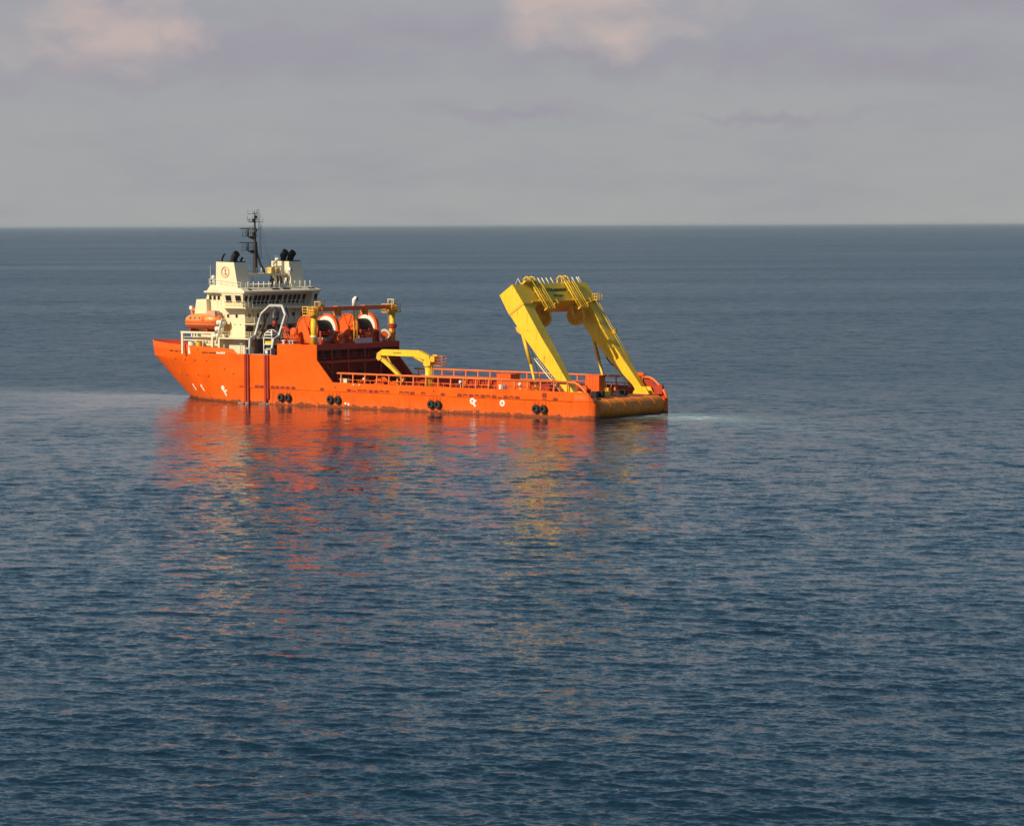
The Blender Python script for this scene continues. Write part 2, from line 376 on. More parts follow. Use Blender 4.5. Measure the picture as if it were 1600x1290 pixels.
    # broad patches of rougher and smoother water (cat's paws)
    mp = N(n, 'ShaderNodeMapping'); mp.inputs['Scale'].default_value = (.006, .022, 1); l.new(geo.outputs['Position'], mp.inputs[0])
    pt = N(n, 'ShaderNodeTexNoise'); pt.inputs['Scale'].default_value = 1; pt.inputs['Detail'].default_value = 5; pt.inputs['Roughness'].default_value = .6; l.new(mp.outputs[0], pt.inputs['Vector'])
    mp2 = N(n, 'ShaderNodeMapping'); mp2.inputs['Scale'].default_value = (.0009, .004, 1); l.new(geo.outputs['Position'], mp2.inputs[0])
    pt2 = N(n, 'ShaderNodeTexNoise'); pt2.inputs['Scale'].default_value = 1; pt2.inputs['Detail'].default_value = 6; pt2.inputs['Roughness'].default_value = .65; l.new(mp2.outputs[0], pt2.inputs['Vector'])
    patch = RAMP(n, l, pt.outputs['Fac'], [(.3, (.65,)*3), (.7, (1.3,)*3)])
    patch2 = RAMP(n, l, pt2.outputs['Fac'], [(.3, (.7,)*3), (.7, (1.25,)*3)])
    slope = M(n, l, 'MULTIPLY', patch, patch2)
    inv = M(n, l, 'SUBTRACT', 1.0, M(n, l, 'MULTIPLY', ac.outputs['Fac'], .80))
    slope = M(n, l, 'MULTIPLY', slope, inv)
    # open water beyond the ship's lee is rougher
    dist = VM(n, l, 'DISTANCE', geo.outputs['Position'], (0, 280, 0))
    rough = N(n, 'ShaderNodeMapRange', interpolation_type='SMOOTHSTEP'); l.new(dist, rough.inputs[0])
    for i_, v_ in enumerate((180, 800, 1.0, 1.5)): rough.inputs[1+i_].default_value = v_
    slope = M(n, l, 'MULTIPLY', slope, rough.outputs[0])
    # ripple slopes at two sizes, longer across the wind
    tot = None
    for sc, kx, amp, det in ((1.5, (.6, 1.0, 1), SL1, 3), (.30, (.75, 1.0, 1), SL2, 3), (5.0, (.7, 1, 1), SL3, 1)):
        q_ = N(n, 'ShaderNodeMapping'); q_.inputs['Scale'].default_value = (kx[0]*sc, kx[1]*sc, sc); q_.inputs['Rotation'].default_value = (0, 0, R(8*sc)); l.new(geo.outputs['Position'], q_.inputs[0])
        t = N(n, 'ShaderNodeTexNoise'); t.inputs['Scale'].default_value = 1; t.inputs['Detail'].default_value = det; t.inputs['Roughness'].default_value = .55; l.new(q_.outputs[0], t.inputs['Vector'])
        d = VM(n, l, 'SUBTRACT', t.outputs['Color'], (.5, .5, .5)); d = VM(n, l, 'MULTIPLY', d, (amp*.8, amp, 0))
        tot = d if tot is None else VM(n, l, 'ADD', tot, d)
    sc_ = N(n, 'ShaderNodeVectorMath', operation='SCALE'); l.new(tot, sc_.inputs[0]); l.new(slope, sc_.inputs['Scale'])
    nn = VM(n, l, 'ADD', geo.outputs['Normal'], sc_.outputs[0])
    nz = N(n, 'ShaderNodeVectorMath', operation='NORMALIZE'); l.new(nn, nz.inputs[0]); l.new(nz.outputs[0], bs.inputs['Normal'])
    # foam: broken white flecks and milky aerated water in the wash
    fn = N(n, 'ShaderNodeTexNoise'); fn.inputs['Scale'].default_value = .55; fn.inputs['Detail'].default_value = 8; fn.inputs['Roughness'].default_value = .7
    fm = N(n, 'ShaderNodeMapping'); fm.inputs['Scale'].default_value = (.55, 1, 1); l.new(geo.outputs['Position'], fm.inputs[0]); l.new(fm.outputs[0], fn.inputs['Vector'])
    ff = M(n, l, 'ADD', M(n, l, 'MULTIPLY', af.outputs['Fac'], .42), fn.outputs['Fac'])
    ff = RAMP(n, l, ff, [(.83, (0, 0, 0)), (.97, (1, 1, 1))])
    milky = M(n, l, 'MULTIPLY', af.outputs['Fac'], .95, clamp=True)
    base = MIX(n, l, milky, WATER, (.24, .36, .37))
    base = MIX(n, l, ff, base, (.75, .78, .78)); l.new(base, bs.inputs['Base Color'])
    far = N(n, 'ShaderNodeMapRange', interpolation_type='SMOOTHSTEP'); l.new(dist, far.inputs[0])
    for i_, v_ in enumerate((40, 330, ROUGH[0], ROUGH[1])): far.inputs[1+i_].default_value = v_
    farp = M(n, l, 'MULTIPLY', far.outputs[0], RAMP(n, l, pt2.outputs['Fac'], [(.32, (.86,)*3), (.68, (1.12,)*3)]))
    rg = M(n, l, 'MULTIPLY', farp, M(n, l, 'SUBTRACT', 1.0, M(n, l, 'MULTIPLY', ac.outputs['Fac'], .6)))
    rg = M(n, l, 'MULTIPLY_ADD', ff, .5, rg); l.new(rg, bs.inputs['Roughness'])
    me.materials.append(m)
    return o
SL1, SL2, SL3 = .62, .58, .5
ROUGH = (.085, .25)
WATER = (.004, .021, .042)
build_sea()

# ------------------------------------------------------------------ the ship
ship = thing('offshore_vessel', 'bright orange offshore construction ship with cream bridge and yellow stern gantry', 'ship')
B = 10.5
def interp(x, pts):
    for (a, u), (b, v) in zip(pts, pts[1:]):
        if x <= b: return u + (v-u)*max(0, (x-a))/(b-a) if b > a else v
    return pts[-1][1]
def stem(z): return interp(z, [(-4, 93.0), (0, 96.2), (7.0, 105.2), (12, 105.9)])
def halfb(x, z):
    if x < 2.5: return B - 0.95*((2.5-x)/3.4)**2
    x0 = interp(z, [(-4, 66), (0, 71), (7.2, 79), (10, 81)]); xs = stem(z)
    if x <= x0: return B
    t = min(1, (x-x0)/(xs-x0)); p = interp(z, [(-4, 2.0), (0, 2.2), (7.2, 1.75), (10, 1.62)]); q = interp(z, [(0, .9), (7.2, .85), (10, .82)])
    return B*max(0, 1-t**p)**q
EPS = .002
top_pts = [(-.9, 2.45), (.3, 4.11), (52.9, 4.11), (56.38, 7.66), (56.38+EPS, 10.22), (65.4, 10.22), (65.4+EPS, 8.30), (74.8, 8.30), (75.8, 9.07), (79.5, 9.27), (90, 9.45), (106, 9.75)]
def topz(x): return interp(x, top_pts)
def knz(x): return interp(x, [(60, 7.55), (75, 7.5), (106, 7.0)])
def build_hull():
    us = [-.9, -.5, 0, .3, 1, 1.8, 2.5] + [4+4*i for i in range(12)] + [50, 52.9, 54.6, 56.38, 56.38+EPS, 59, 62, 65.4, 65.4+EPS, 67, 69, 71] + [73 + i*.9 for i in range(2)] + [74.8, 75.8] 
    us = us + list(np.linspace(77, 100, 22)) 
    # forward of x=76 stations are laid out as fractions so that each level ends on the stem
    XS = 76.0
    m = MB()
    lev = [-3.5, -1.5, -.4, .25, .9, 1.6, 2.6, 2.72, 4.11]
    up = [0, .25, .5, .75, 1.0]
    def section(x, frac=None):
        pts = []
        def put(z):
            xx = x if frac is None else XS + (stem(z)-XS)*frac
            b = halfb(xx, z)
            if z <= 2.6 and xx < 76: b -= .05
            pts.append((xx, b, z))
        if frac is None: tz = topz(x); kz = min(max(knz(x), 4.11), tz)
        else:
            xx = XS + (105.6-XS)*frac; tz = topz(xx); kz = knz(xx)
        for z in lev: put(min(z, tz))
        for t in up[1:]: put(4.11 + (kz-4.11)*t if kz > 4.11 else min(4.11, tz))
        if tz > kz + .01:
            put(kz+.06); put((kz+tz)/2); put(tz)
        else:
            for _ in range(3): put(min(kz, tz))
        return pts
    secs = [section(x) for x in us if x < XS] + [section(0, f) for f in [1-(1-i/30.0)**1.35 for i in range(31)]]
    for sgn in (1, -1):
        m.loft([[(x, sgn*y, z) for x, y, z in s_] for s_ in secs], closed=False, cap=False, smooth=False)
    me = m.mesh('hull')
    for p in me.polygons: p.use_smooth = p.center.x > 72 or p.center.x < 2.6
    return me
hme = build_hull()
bm = bmesh.new(); bm.from_mesh(hme)
sharp = 0
for e in bm.edges:
    if len(e.link_faces) == 2 and e.calc_face_angle(0) > R(14): e.smooth = False
bm.to_mesh(hme); bm.free()
hull = obj('hull', hme, 'hull_orange', ship)
sol = hull.modifiers.new('plate', 'SOLIDIFY'); sol.thickness = .16; sol.offset = -1; sol.material_offset = 1
hull.data.materials.append(MATS['red'])
# decks ------------------------------------------------------------
def deck_poly(x0, x1, z, inset=.18, n=24):
    xs = [x0 + (x1-x0)*i/n for i in range(n+1)]
    pts = [(x, halfb(x, z)-inset) for x in xs if halfb(x, z) > inset+.02]
    return pts + [(x, -y) for x, y in pts[::-1]]
obj('main_deck', MB().prism(deck_poly(.9, 60, 2.9, .2), 'z', 2.6, 2.95), 'deck', ship)
obj('forecastle_deck', MB().prism(deck_poly(60, 104, 8.0, .22, 40), 'z', 7.6, 7.95), 'deck', ship)
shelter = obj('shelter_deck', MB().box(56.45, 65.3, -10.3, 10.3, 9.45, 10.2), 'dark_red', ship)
# stern ------------------------------------------------------------
for s in (1, -1):
    q = MB().prism([(-.88, -1), (-.88, 2.4), (.25, 2.5), (1.6, 2.9), (1.6, -1)], 'y', s*8.55, s*9.5)
    obj('stern_quarter', q, 'hull_orange', ship)
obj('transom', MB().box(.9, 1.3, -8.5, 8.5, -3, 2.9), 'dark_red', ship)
rl = MB(); nseg = 6
for i in range(nseg):
    y0 = 8.45 - i*(16.9/nseg); y1 = 8.45 - (i+1)*(16.9/nseg)
    rl.lathe([(1.44, 0), (1.5, .05), (1.5, y0-y1-.07), (1.44, y0-y1)], (.55, y0, 1.38), (0, -1, 0), 32, smooth=False)
roller = obj('stern_roller', rl, 'rust', ship, 'rusty brown stern roller')
for i, ys in enumerate((6.2, 2.4, -1.6, -5.4)):     # raised weld seams winding round the roller
    sp = MB(); pts = []
    for k in range(15):
        a = R(-20 + 14*k); pts.append((.55 - 1.53*math.sin(a), ys - 1.1*k/14, 1.38 + 1.53*math.cos(a)))
    sp.pipe(pts, .05, 5); obj('weld_seam', sp, 'rust', roller)
# rubbing strake along the side
for s in (1, -1):
    obj('rubbing_strake', MB().tube((3, s*10.5, 2.66), (72, s*10.5, 2.66), .07, 6), 'hull_orange', hull)

# freeing ports, draught and warning marks ---------------------------
def rounded(w, h, r, n=4):
    pts = []
    for cx, cy, a0 in ((w/2-r, h/2-r, 0), (-w/2+r, h/2-r, 90), (-w/2+r, -h/2+r, 180), (w/2-r, -h/2+r, 270)):
        for k in range(n+1):
            a = R(a0+90*k/n); pts.append((cx+r*math.cos(a), cy+r*math.sin(a)))
    return pts
fp = MB().prism(rounded(.82, .42, .17), 'y', -.05, .05)
fp_rim = MB(); outer, inner = rounded(.94, .54, .22), rounded(.80, .40, .16)
fp_rim.loft([[(p[0], y, p[1]) for p in q] for q, y in ((outer, 0), (outer, .09), (inner, .09), (inner, 0), (outer, 0))], cap=False)
fpm = fp.mesh('freeing_port'); fpm.materials.append(MATS['dark_red']); frm = fp_rim.mesh('freeing_port_rim'); frm.materials.append(MATS['hull_orange'])
half = MB().prism(rounded(.82, .2, .09), 'y', -.05, .05).mesh('freeing_port'); half.materials.append(MATS['dark_red'])
FP = [70.14, 69.03, 68.0, 66.47, 65.37, 64.21, 63.03, 61.74, 55.24, 49.25, 46.9, 45.77, 44.46, 43.29, 42.11, 40.89, 37.85, 36.69, 35.54, 33.25, 29.08, 25.58, 24.41, 23.22, 22.04, 20.81, 19.73, 18.51, 16.17, 15.03, 13.82, 6.26]
LIGHT = {46.9, 45.77, 42.11, 40.89, 37.85, 36.69, 33.25, 24.41, 22.04, 19.73, 15.03}
for x in FP:
    zc = 2.90 + (.12 if False else 0)
    same('freeing_port', fpm if x not in LIGHT else half, hull, (x, 10.515, zc + (0 if x not in LIGHT else .09)))
    same('freeing_port_rim', frm, hull, (x, 10.47, zc))
for x in (73.73, 48.14, 17.33): same('freeing_port', half, hull, (x, 10.515, 2.82))
obj('mooring_pipe', MB().prism([(x+8.42, z+3.45) for x, z in rounded(.85, .75, .12)], 'y', 10.44, 10.57), 'dark_red', hull)
obj('mooring_pipe', MB().prism([(x+8.42, z+2.86) for x, z in rounded(.85, .16, .06)], 'y', 10.44, 10.57), 'dark_red', hull)
for x, z in ((52.3, 3.3), (31.0, 3.35)): obj('porthole', MB().lathe([(.13, 0), (.13, .1)], (x, 10.46, z), (0, 1, 0), 10), 'dark_red', hull)
def on_hull(x, z):
    y = halfb(x, z); e = .05
    tx = Vector((e, halfb(x+e, z)-y, 0)); tz = Vector((0, halfb(x, z+e)-y, e)); n = tz.cross(tx) 
    if n.y < 0: n = -n
    return Vector((x, y, z)), n.normalized(), tx.normalized()
import_inv = None
def bow_point(px, py):      # where the ray through a photo pixel meets the port bow
    a = pitch; py = py + 6/1600*(px-800); u = (px-800)/F; v = (645-py)/F
    d = Vector((u, math.cos(a)+v*math.sin(a), -math.sin(a)+v*math.cos(a)))
    c0 = Vector((0, 0, CAM_H)) - SHIP_O
    cs = Vector((c0.dot(FW), c0.dot(PT), c0.z)); ds = Vector((d.dot(FW), d.dot(PT), d.z))
    t = (13 - cs.y)/ds.y; best = None
    for i in range(4000):
        p = cs + ds*(t + i*.01)
        if p.y <= (halfb(p.x, p.z) if p.x < stem(p.z) else 0): return p.x, p.z
    return None
def C2(u, v): return 220+u/5.3333, 460+v/5.3333
for u, v in [(293, 540), (373, 543), (452, 548), (551, 552), (345, 658), (387, 668), (482, 670), (565, 680), (478, 458), (700, 620), (775, 660)]:
    h = bow_point(*C2(u, v))
    if h: p, nn, tx = on_hull(*h); obj('porthole', MB().lathe([(.17, -.1), (.17, .04), (.12, .05)], p, nn, 12), 'dark_red', hull)
def decal(name, polys, px, mat, t=.03):
    h = bow_point(*px)
    if not h: return
    p, nn, tx = on_hull(*h); upv = nn.cross(tx); 
    if upv.z < 0: upv = -upv
    m = MB()
    for poly in polys:
        k = len(poly); v = [p + tx*a + upv*b + nn*t for a, b in poly] + [p + tx*a + upv*b - nn*.15 for a, b in poly]
        m.add(v, [tuple(range(k)), tuple(range(2*k-1, k-1, -1))] + [(i, (i+1) % k, k+(i+1) % k, k+i) for i in range(k)])
    obj(name, m, mat, hull)
circ = lambda cx, cy, r, n=14: [(cx+r*math.cos(2*math.pi*k/n), cy+r*math.sin(2*math.pi*k/n)) for k in range(n)]
arrow = [(.45, .55), (.05, .55), (-.05, .1), (-.35, -.2), (-.55, -.65), (-.1, -.45), (.2, .0), (.5, .2)]
decal('warning_mark', [arrow], C2(448, 768), 'marking'); decal('warning_mark', [arrow], C2(515, 775), 'marking')
thr = [circ(.25, .45, .42), [(.1, .2), (-.3, -.25), (-.65, -.75), (-.45, -.95), (-.05, -.35), (.35, .1)], [(-.1, .05), (-.65, .2), (-.85, -.05), (-.35, -.2)]]
decal('thruster_mark', thr, C2(695, 800), 'marking')
# dark shipping name on the bow, too small to read in the photograph: broken strokes
def strokes(x0, x1, px, h, mat):
    polys = []; x = x0
    while x < x1:
        w = rnd.uniform(.16, .34); polys.append([(x, -h*rnd.uniform(.6, 1)), (x+w, -h*rnd.uniform(.6, 1)), (x+w, h*rnd.uniform(.5, 1)), (x, h*rnd.uniform(.5, 1))]); x += w + rnd.uniform(.05, .14)
    decal('name_lettering', polys, px, mat)
for u, v, w in ((258, 467, 1.2), (300, 471, 1.0), (345, 474, 1.2), (535, 483, 1.3), (600, 486, 1.5)): strokes(-w/2*1.1, w/2*1.1, C2(u, v), .15, 'lettering')
for u, v in ((650, 487), (685, 488)): strokes(-.5, .5, C2(u, v), .2, 'marking')
# warning discs of the midship thruster
m = MB().prism([(x+22.95, z+2.05) for x, z in circ(0, 0, .52)], 'y', 10.42, 10.54)
m.prism([(22.75, 1.75), (22.15, 2.0), (22.1, 2.25), (22.7, 2.2)], 'y', 10.42, 10.543); m.prism([(22.9, 1.7), (22.55, 1.15), (22.2, 1.2), (22.5, 1.75)], 'y', 10.42, 10.546)
tm = obj('thruster_mark', m, 'marking', hull)
tm2 = obj('thruster_mark', MB().prism([(x+16.85, z+1.93) for x, z in circ(0, 0, .52)], 'y', 10.42, 10.54), 'marking', hull)
for cx, cz in ((22.95, 2.05), (16.85, 1.93)):
    x_ = MB()
    for a in (20, 65, 110, 155): x_.obox((cx, 10.55, cz), (math.cos(R(a)), 0, math.sin(R(a))), (0, 1, 0), (-math.sin(R(a)), 0, math.cos(R(a))), .32, .006, .03)
    obj('propeller_symbol', x_, 'hull_orange', hull)
for x in (48.2, 46.9): obj('deck_edge_light', MB().lathe([(.13, 0), (.13, .22), (.05, .27)], (x, 10.4, 3.85), (0, 1, 0), 10), 'white', hull)
for x, z in ((50.05, .72), (49.4, .62)): obj('draught_mark', MB().box(x-.2, x+.2, 10.4, 10.53, z-.18, z+.18), 'marking', hull)
# anchor in its pocket by the stem
an = MB(); an.tube((98.9, -3.6, 4.6), (99.6, -3.0, 3.2), .16, 8); an.pipe([(100.5, -3.9, 4.3), (100.1, -3.5, 3.2), (99.6, -3.0, 2.9), (98.9, -3.8, 3.2), (98.4, -4.3, 4.0)], .16, 6); an.lathe([(.55, 0), (.6, .2), (.3, .5)], (99.2, -3.2, 4.4), (.5, -.6, .2), 12)
obj('anchor', an, 'dark_grey', ship)

# cargo rails along the working deck ----------------------------------
for s in (1, -1):
    y = 9.85*s
    m = MB(); m.tube((4.2, y, 5.58), (52.4, y, 5.62), .17, 10)
    m.pipe([(4.3, y, 5.58), (3.0, y, 5.55), (2.1, y, 5.2), (1.2, y, 4.5), (.2, y*1.0, 3.5), (-.7, y*.965, 2.5)], .19, 10)
    cr = obj('cargo_rail', m, 'rail_orange', ship)
    pm = MB().tube((0, 0, 2.9), (0, 0, 5.5), .12, 8).mesh('rail_post'); pm.materials.append(MATS['rail_orange'])
    x = 4.4
    while x < 52.6: same('rail_post', pm, cr, (x, y, 0)); x += 2.62
    br = MB()
    x = 4.4
    while x < 52.6: br.prism([(x+.1, 2.95), (x+1.0, 2.95), (x+.1, 4.1)], 'y', y-.04, y+.04); x += 5.24
    obj('rail_bracket', br, 'rail_orange', cr)
    mid = MB().tube((4.4, y-.5*s, 4.55), (52.4, y-.5*s, 4.55), .09, 8)
    obj('inner_rail', mid, 'orange', cr)
    pl = MB().tube((0, 0, 2.9), (0, 0, 4.55), .07, 6).mesh('inner_rail_post'); pl.materials.append(MATS['orange'])
    for i in range(36): same('inner_rail_post', pl, cr, (5+1.31*i, y-.5*s, 0))
# wooden sheathing planks of the working deck would be hidden behind the rails

# aft face of the shelter: recessed bulkhead, walkway, posts -------------
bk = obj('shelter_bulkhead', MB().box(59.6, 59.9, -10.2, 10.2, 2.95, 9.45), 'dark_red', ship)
obj('walkway', MB().box(56.6, 59.6, -10.2, 10.2, 7.0, 7.45), 'red', bk)
obj('edge_beam', MB().box(56.40, 56.62, -10.28, 10.28, 9.25, 10.16), 'red', bk)
for y in (6.2, 2.0, -2.2, -6.4): obj('shelter_post', MB().box(56.9, 57.2, y-.15, y+.15, 2.95, 9.45), 'red', bk)
for y in (8, 4.2, 0, -4.3, -8.3):
    obj('door_panel', MB().box(59.5, 59.62, y-.9, y+.9, 2.95, 5.4), 'black' if y in (4.2, -4.3) else 'red', bk)
for y in (7.2, 3.6, -.4, -4.6): obj('window_opening', MB().box(59.52, 59.62, y-1.3, y+1.3, 7.9, 9.1), 'black', bk)
obj('walkway_rail', MB().rail([(56.65, 10.0, 7.45), (56.65, -10.0, 7.45)], 1.05, 1.8), 'red', bk)
for s in (1, -1):
    t_ = obj('tugger_drum', MB().lathe([(.9, -1.3), (.9, -1.15), (.45, -1.1), (.45, 1.1), (.9, 1.15), (.9, 1.3)], (58.2, s*3.2, 4.2), (0, 1, 0), 20), 'red', bk)
for s in (1, -1): obj('side_stair', MB().prism([(53.2, 3.0), (53.6, 3.0), (56.6, 7.2), (56.2, 7.2)], 'y', s*9.2, s*9.25).prism([(53.2, 3.0), (53.6, 3.0), (56.6, 7.2), (56.2, 7.2)], 'y', s*8.4, s*8.45), 'red', bk)

# superstructure ----------------------------------------------------------
DY = 7.9; DX = 75.3
house = MB().prism([(DX, 7.9), (DX, 16.0), (84.6, 16.0), (85.4, 15.2), (86.6, 12.5), (87.8, 10.9), (88.6, 7.9)], 'y', -DY, DY)
house = obj('deckhouse', house, 'cream', ship)
# forward wind screen block beside the bridge
obj('wind_screen', MB().prism([(83.4, 13.4), (83.6, 17.45), (86.0, 17.35), (86.5, 14.6), (86.9, 12.6)], 'y', -8.75, 8.75), 'cream', house)
def pane(par, c, n, w, h, up=(0, 0, 1), glass='glass', frame='cream', fr=.09, name='window', t=.05, skew=0.0):
    n = Vector(n).normalized(); up = Vector(up).normalized(); r = up.cross(n).normalized(); c = Vector(c)
    def ring(a, b, d): return [c + r*(x*a + skew*y) + up*(y*b) + n*d for x, y in ((-1, -1), (1, -1), (1, 1), (-1, 1))]
    f = MB().loft([ring(w/2+fr, h/2+fr, -.02), ring(w/2+fr, h/2+fr, t), ring(w/2, h/2, t), ring(w/2, h/2, -.02)], cap=False)
    fo = obj(name + '_frame', f, frame, par)
    obj(name, MB().loft([ring(w/2, h/2, -.03), ring(w/2, h/2, t*.35)]), glass, par)
    return fo
# port and aft faces: tiers of windows and doors
for x, z in ((77.2, 14.6), (79.2, 14.6)): pane(house, (x, DY, z), (0, 1, 0), .55, .6)
pane(house, (79.1, DY, 12.35), (0, 1, 0), .9, 1.5, frame='cream', name='door', glass='yellow_dull')
for x in (76.3, 77.6): obj('vent_cap', MB().lathe([(.09, 0), (.09, .1)], (x, DY-.01, 13.15), (0, 1, 0), 8), 'dark_grey', house)
for z, ys in ((14.6, (6.8, 4.6, 2.4, .2, -2.0, -4.2, -6.4)), (12.2, (7.4, 6.2, 3.5, 1.0, -1.5, -4.0, -6.5)), (9.6, (7.0, 4.5, 2.0, -.5, -3.0, -5.5))):
    for i, y in enumerate(ys):
        if i % 3 == 1 and z < 14: pane(house, (DX, y, z-.25), (-1, 0, 0), .8, 1.75, name='door', glass='dark_grey', up=(0, 0, 1))
        else: pane(house, (DX, y, z), (-1, 0, 0), .7, .75)
gl = []
for z, xo in ((13.35, 73.0), (10.85, 72.7)):
    g_ = obj('gallery', MB().box(xo, DX, -DY-.0, DY+.05, z-.14, z+.02), 'cream', house)
    m = MB().rail([(DX, DY-.05, z), (xo+.08, DY-.05, z), (xo+.08, -DY+.05, z), (DX, -DY+.05, z)], 1.05, 1.5, (1.0, .68, .36), .03, .05)
    obj('gallery_rail', m, 'cream', g_)
obj('side_walkway', MB().box(72.7, 79.9, DY+.003, 9.75, 10.72, 10.9), 'cream', house)
obj('side_walkway_rail', MB().rail([(79.8, 9.68, 10.9), (72.8, 9.68, 10.9)], 1.05, .8, (1.0, .5), .025, .035), 'cream', house)
for i in range(4): obj('louvre', MB().box(74.9, 78.0, DY-.02, DY+.04, 8.5+.45*i, 8.56+.45*i), 'cream', house)
obj('inner_ladder', MB().tube((75.6, 8.75, 8), (75.6, 8.75, 10.7), .05, 6).tube((75.2, 8.75, 8), (75.2, 8.75, 10.7), .05, 6), 'grey', house)
for y0, y1, z0, z1 in ((-7.8, -5.2, 13.4, 16.0), (6.8, 4.2, 10.9, 13.3)):       # stairs on the aft face
    st = MB()
    for o_ in (0, .8): st.obox((73.4+o_, (y0+y1)/2, (z0+z1)/2), (1, 0, 0), (0, y1-y0, z1-z0) if True else 0, (0, -(z1-z0), y1-y0), .03, .5, .03)
    for i in range(9): t = i/8; st.box(73.4, 74.2, y0+(y1-y0)*t-.12, y0+(y1-y0)*t+.12, z0+(z1-z0)*t-.02, z0+(z1-z0)*t+.02)
    obj('stairway', st, 'cream', house)

# bridge
WB = 9.6
bd = obj('bridge_deck', MB().prism([(73.6, -WB), (73.6, WB), (79.4, WB+.25), (80.2, DY), (84.2, DY), (84.2, -DY), (80.2, -DY), (79.4, -WB-.25)], 'z', 15.95, 16.12), 'cream', ship)
obj('bridge_deck_fascia', MB().box(73.52, 73.6, -WB, WB, 15.75, 16.2), 'cream', bd)
br = MB()
br.prism([(76.2, 16.12), (75.2, 18.55), (84.0, 18.55), (84.5, 17.3), (83.6, 16.12)], 'y', -DY, DY)          # wheelhouse, leaning aft windows
bridge = obj('wheelhouse', br, 'cream', ship)
for s in (1, -1):       # enclosed wings
    w = MB().loft([[(74.6, s*DY, 16.12), (78.6, s*DY, 16.12), (78.6, s*(WB-.5), 16.12), (74.6, s*(WB-.5), 16.12)],
                   [(74.0, s*DY, 18.55), (79.2, s*DY, 18.55), (79.2, s*(WB+.05), 18.55), (74.0, s*(WB+.05), 18.55)]])
    obj('bridge_wing', w, 'cream', bridge)
roof = obj('bridge_roof', MB().prism([(73.6, -WB-.15), (73.6, WB+.15), (79.6, WB+.15), (80.6, 8.9), (84.0, 8.9), (84.6, 7.8), (84.6, -7.8), (84.0, -8.9), (80.6, -8.9), (79.6, -WB-.15)], 'z', 18.55, 18.85), 'cream', ship)
# sloping roof edge up to the monkey island
obj('roof_coaming', MB().loft([[(73.75, -WB, 18.85), (73.75, WB, 18.85), (83.4, 8.8, 18.85), (83.4, -8.8, 18.85)], [(74.9, -WB+.6, 19.35), (74.9, WB-.4, 19.35), (82.6, 8.7, 19.9), (82.6, -8.7, 19.9)]]), 'cream', roof)
sl = Vector((-1.0, 0, 2.43)).normalized(); nrm = Vector((-2.43, 0, -1.0)).normalized()
ys = [7.4, 6.3, 5.0, 4.0, 3.0, 2.0, .6, -1.0, -2.5, -3.7, -4.8, -5.9, -7.2]
for i, y in enumerate(ys):
    wd = 1.25 if i in (6, 7) else .86
    pane(bridge, (75.7-.02, y, 17.42 if i < 2 else 17.3), nrm, wd, 1.1 if i < 2 else 1.75, sl, fr=.07)
for s in (1, -1):
    n2_ = Vector((0, s*2.43, -.55)).normalized(); up2 = Vector((0, s*.55, 2.43)).normalized()
    for x in (77.6, 75.3): pane(bridge, (x, s*(WB-.19), 17.55), n2_, 1.35, 1.25, up2, fr=.08)
    n3 = Vector((-2.43, 0, -.6)).normalized(); up3 = Vector((-.6, 0, 2.43)).normalized()
    pane(bridge, (74.23, s*8.75, 17.55), n3, .8, 1.2, up3, fr=.07)
    for x in (83.4, 82.4, 81.4): pane(bridge, (x, s*DY, 17.65), (0, s, 0), .62, .72, fr=.06)
    obj('wing_rail', MB().rail([(80.1, s*(WB+.0), 16.12), (73.65, s*(WB-.05), 16.12), (73.65, s*2, 16.12)], 1.05, .95, (1.0, .5), .03, .045), 'cream', bd)
obj('aft_rail', MB().rail([(73.65, 2, 16.12), (73.65, -2, 16.12)], 1.05, .95, (1.0, .5), .03, .045), 'cream', bd)
for y, w_ in ((1.2, 1.8), (-1.4, 1.8), (-8.3, .6), (-7.4, .6), (7.6, .6)):
    obj('roof_vent', MB().obox((74.33, y, 19.13), (0, 1, 0), Vector((1.15, 0, .5)).normalized(), Vector((-.5, 0, 1.15)).normalized(), w_/2, .26, .05), 'black', roof)
obj('roof_rail', MB().rail([(83.0, 8.6, 19.9), (79.0, 8.8, 19.62), (75.0, 9.1, 19.36)], 1.0, 1.3, (1.0, .5), .03, .045).rail([(75.0, 9.1, 19.36), (75.0, 7.9, 19.36)], 1, 1.2, (1, .66, .33), .03, .045), 'white', roof)
for i in range(13):
    y = 7.4 - 1.3*i; obj('roof_post', MB().tube((74.95, y, 19.3), (74.95, y, 20.45), .075, 6), 'white', roof)
obj('roof_rope', MB().tube((74.95, 7.4, 19.95), (74.95, -8.2, 19.95), .015, 4), 'grey', roof)
obj('whip_antenna', MB().tube((83.0, 8.3, 19.8), (83.0, 8.3, 23.2), .05, 5, .02), 'white', roof)
obj('dome_antenna', MB().tube((82.2, 8.4, 19.8), (82.2, 8.4, 20.9), .12, 8).lathe([(.1, 0), (.3, .12), (.36, .38), (.28, .62), (.05, .76)], (82.2, 8.4, 20.8), (0, 0, 1), 16, True), 'white', roof)

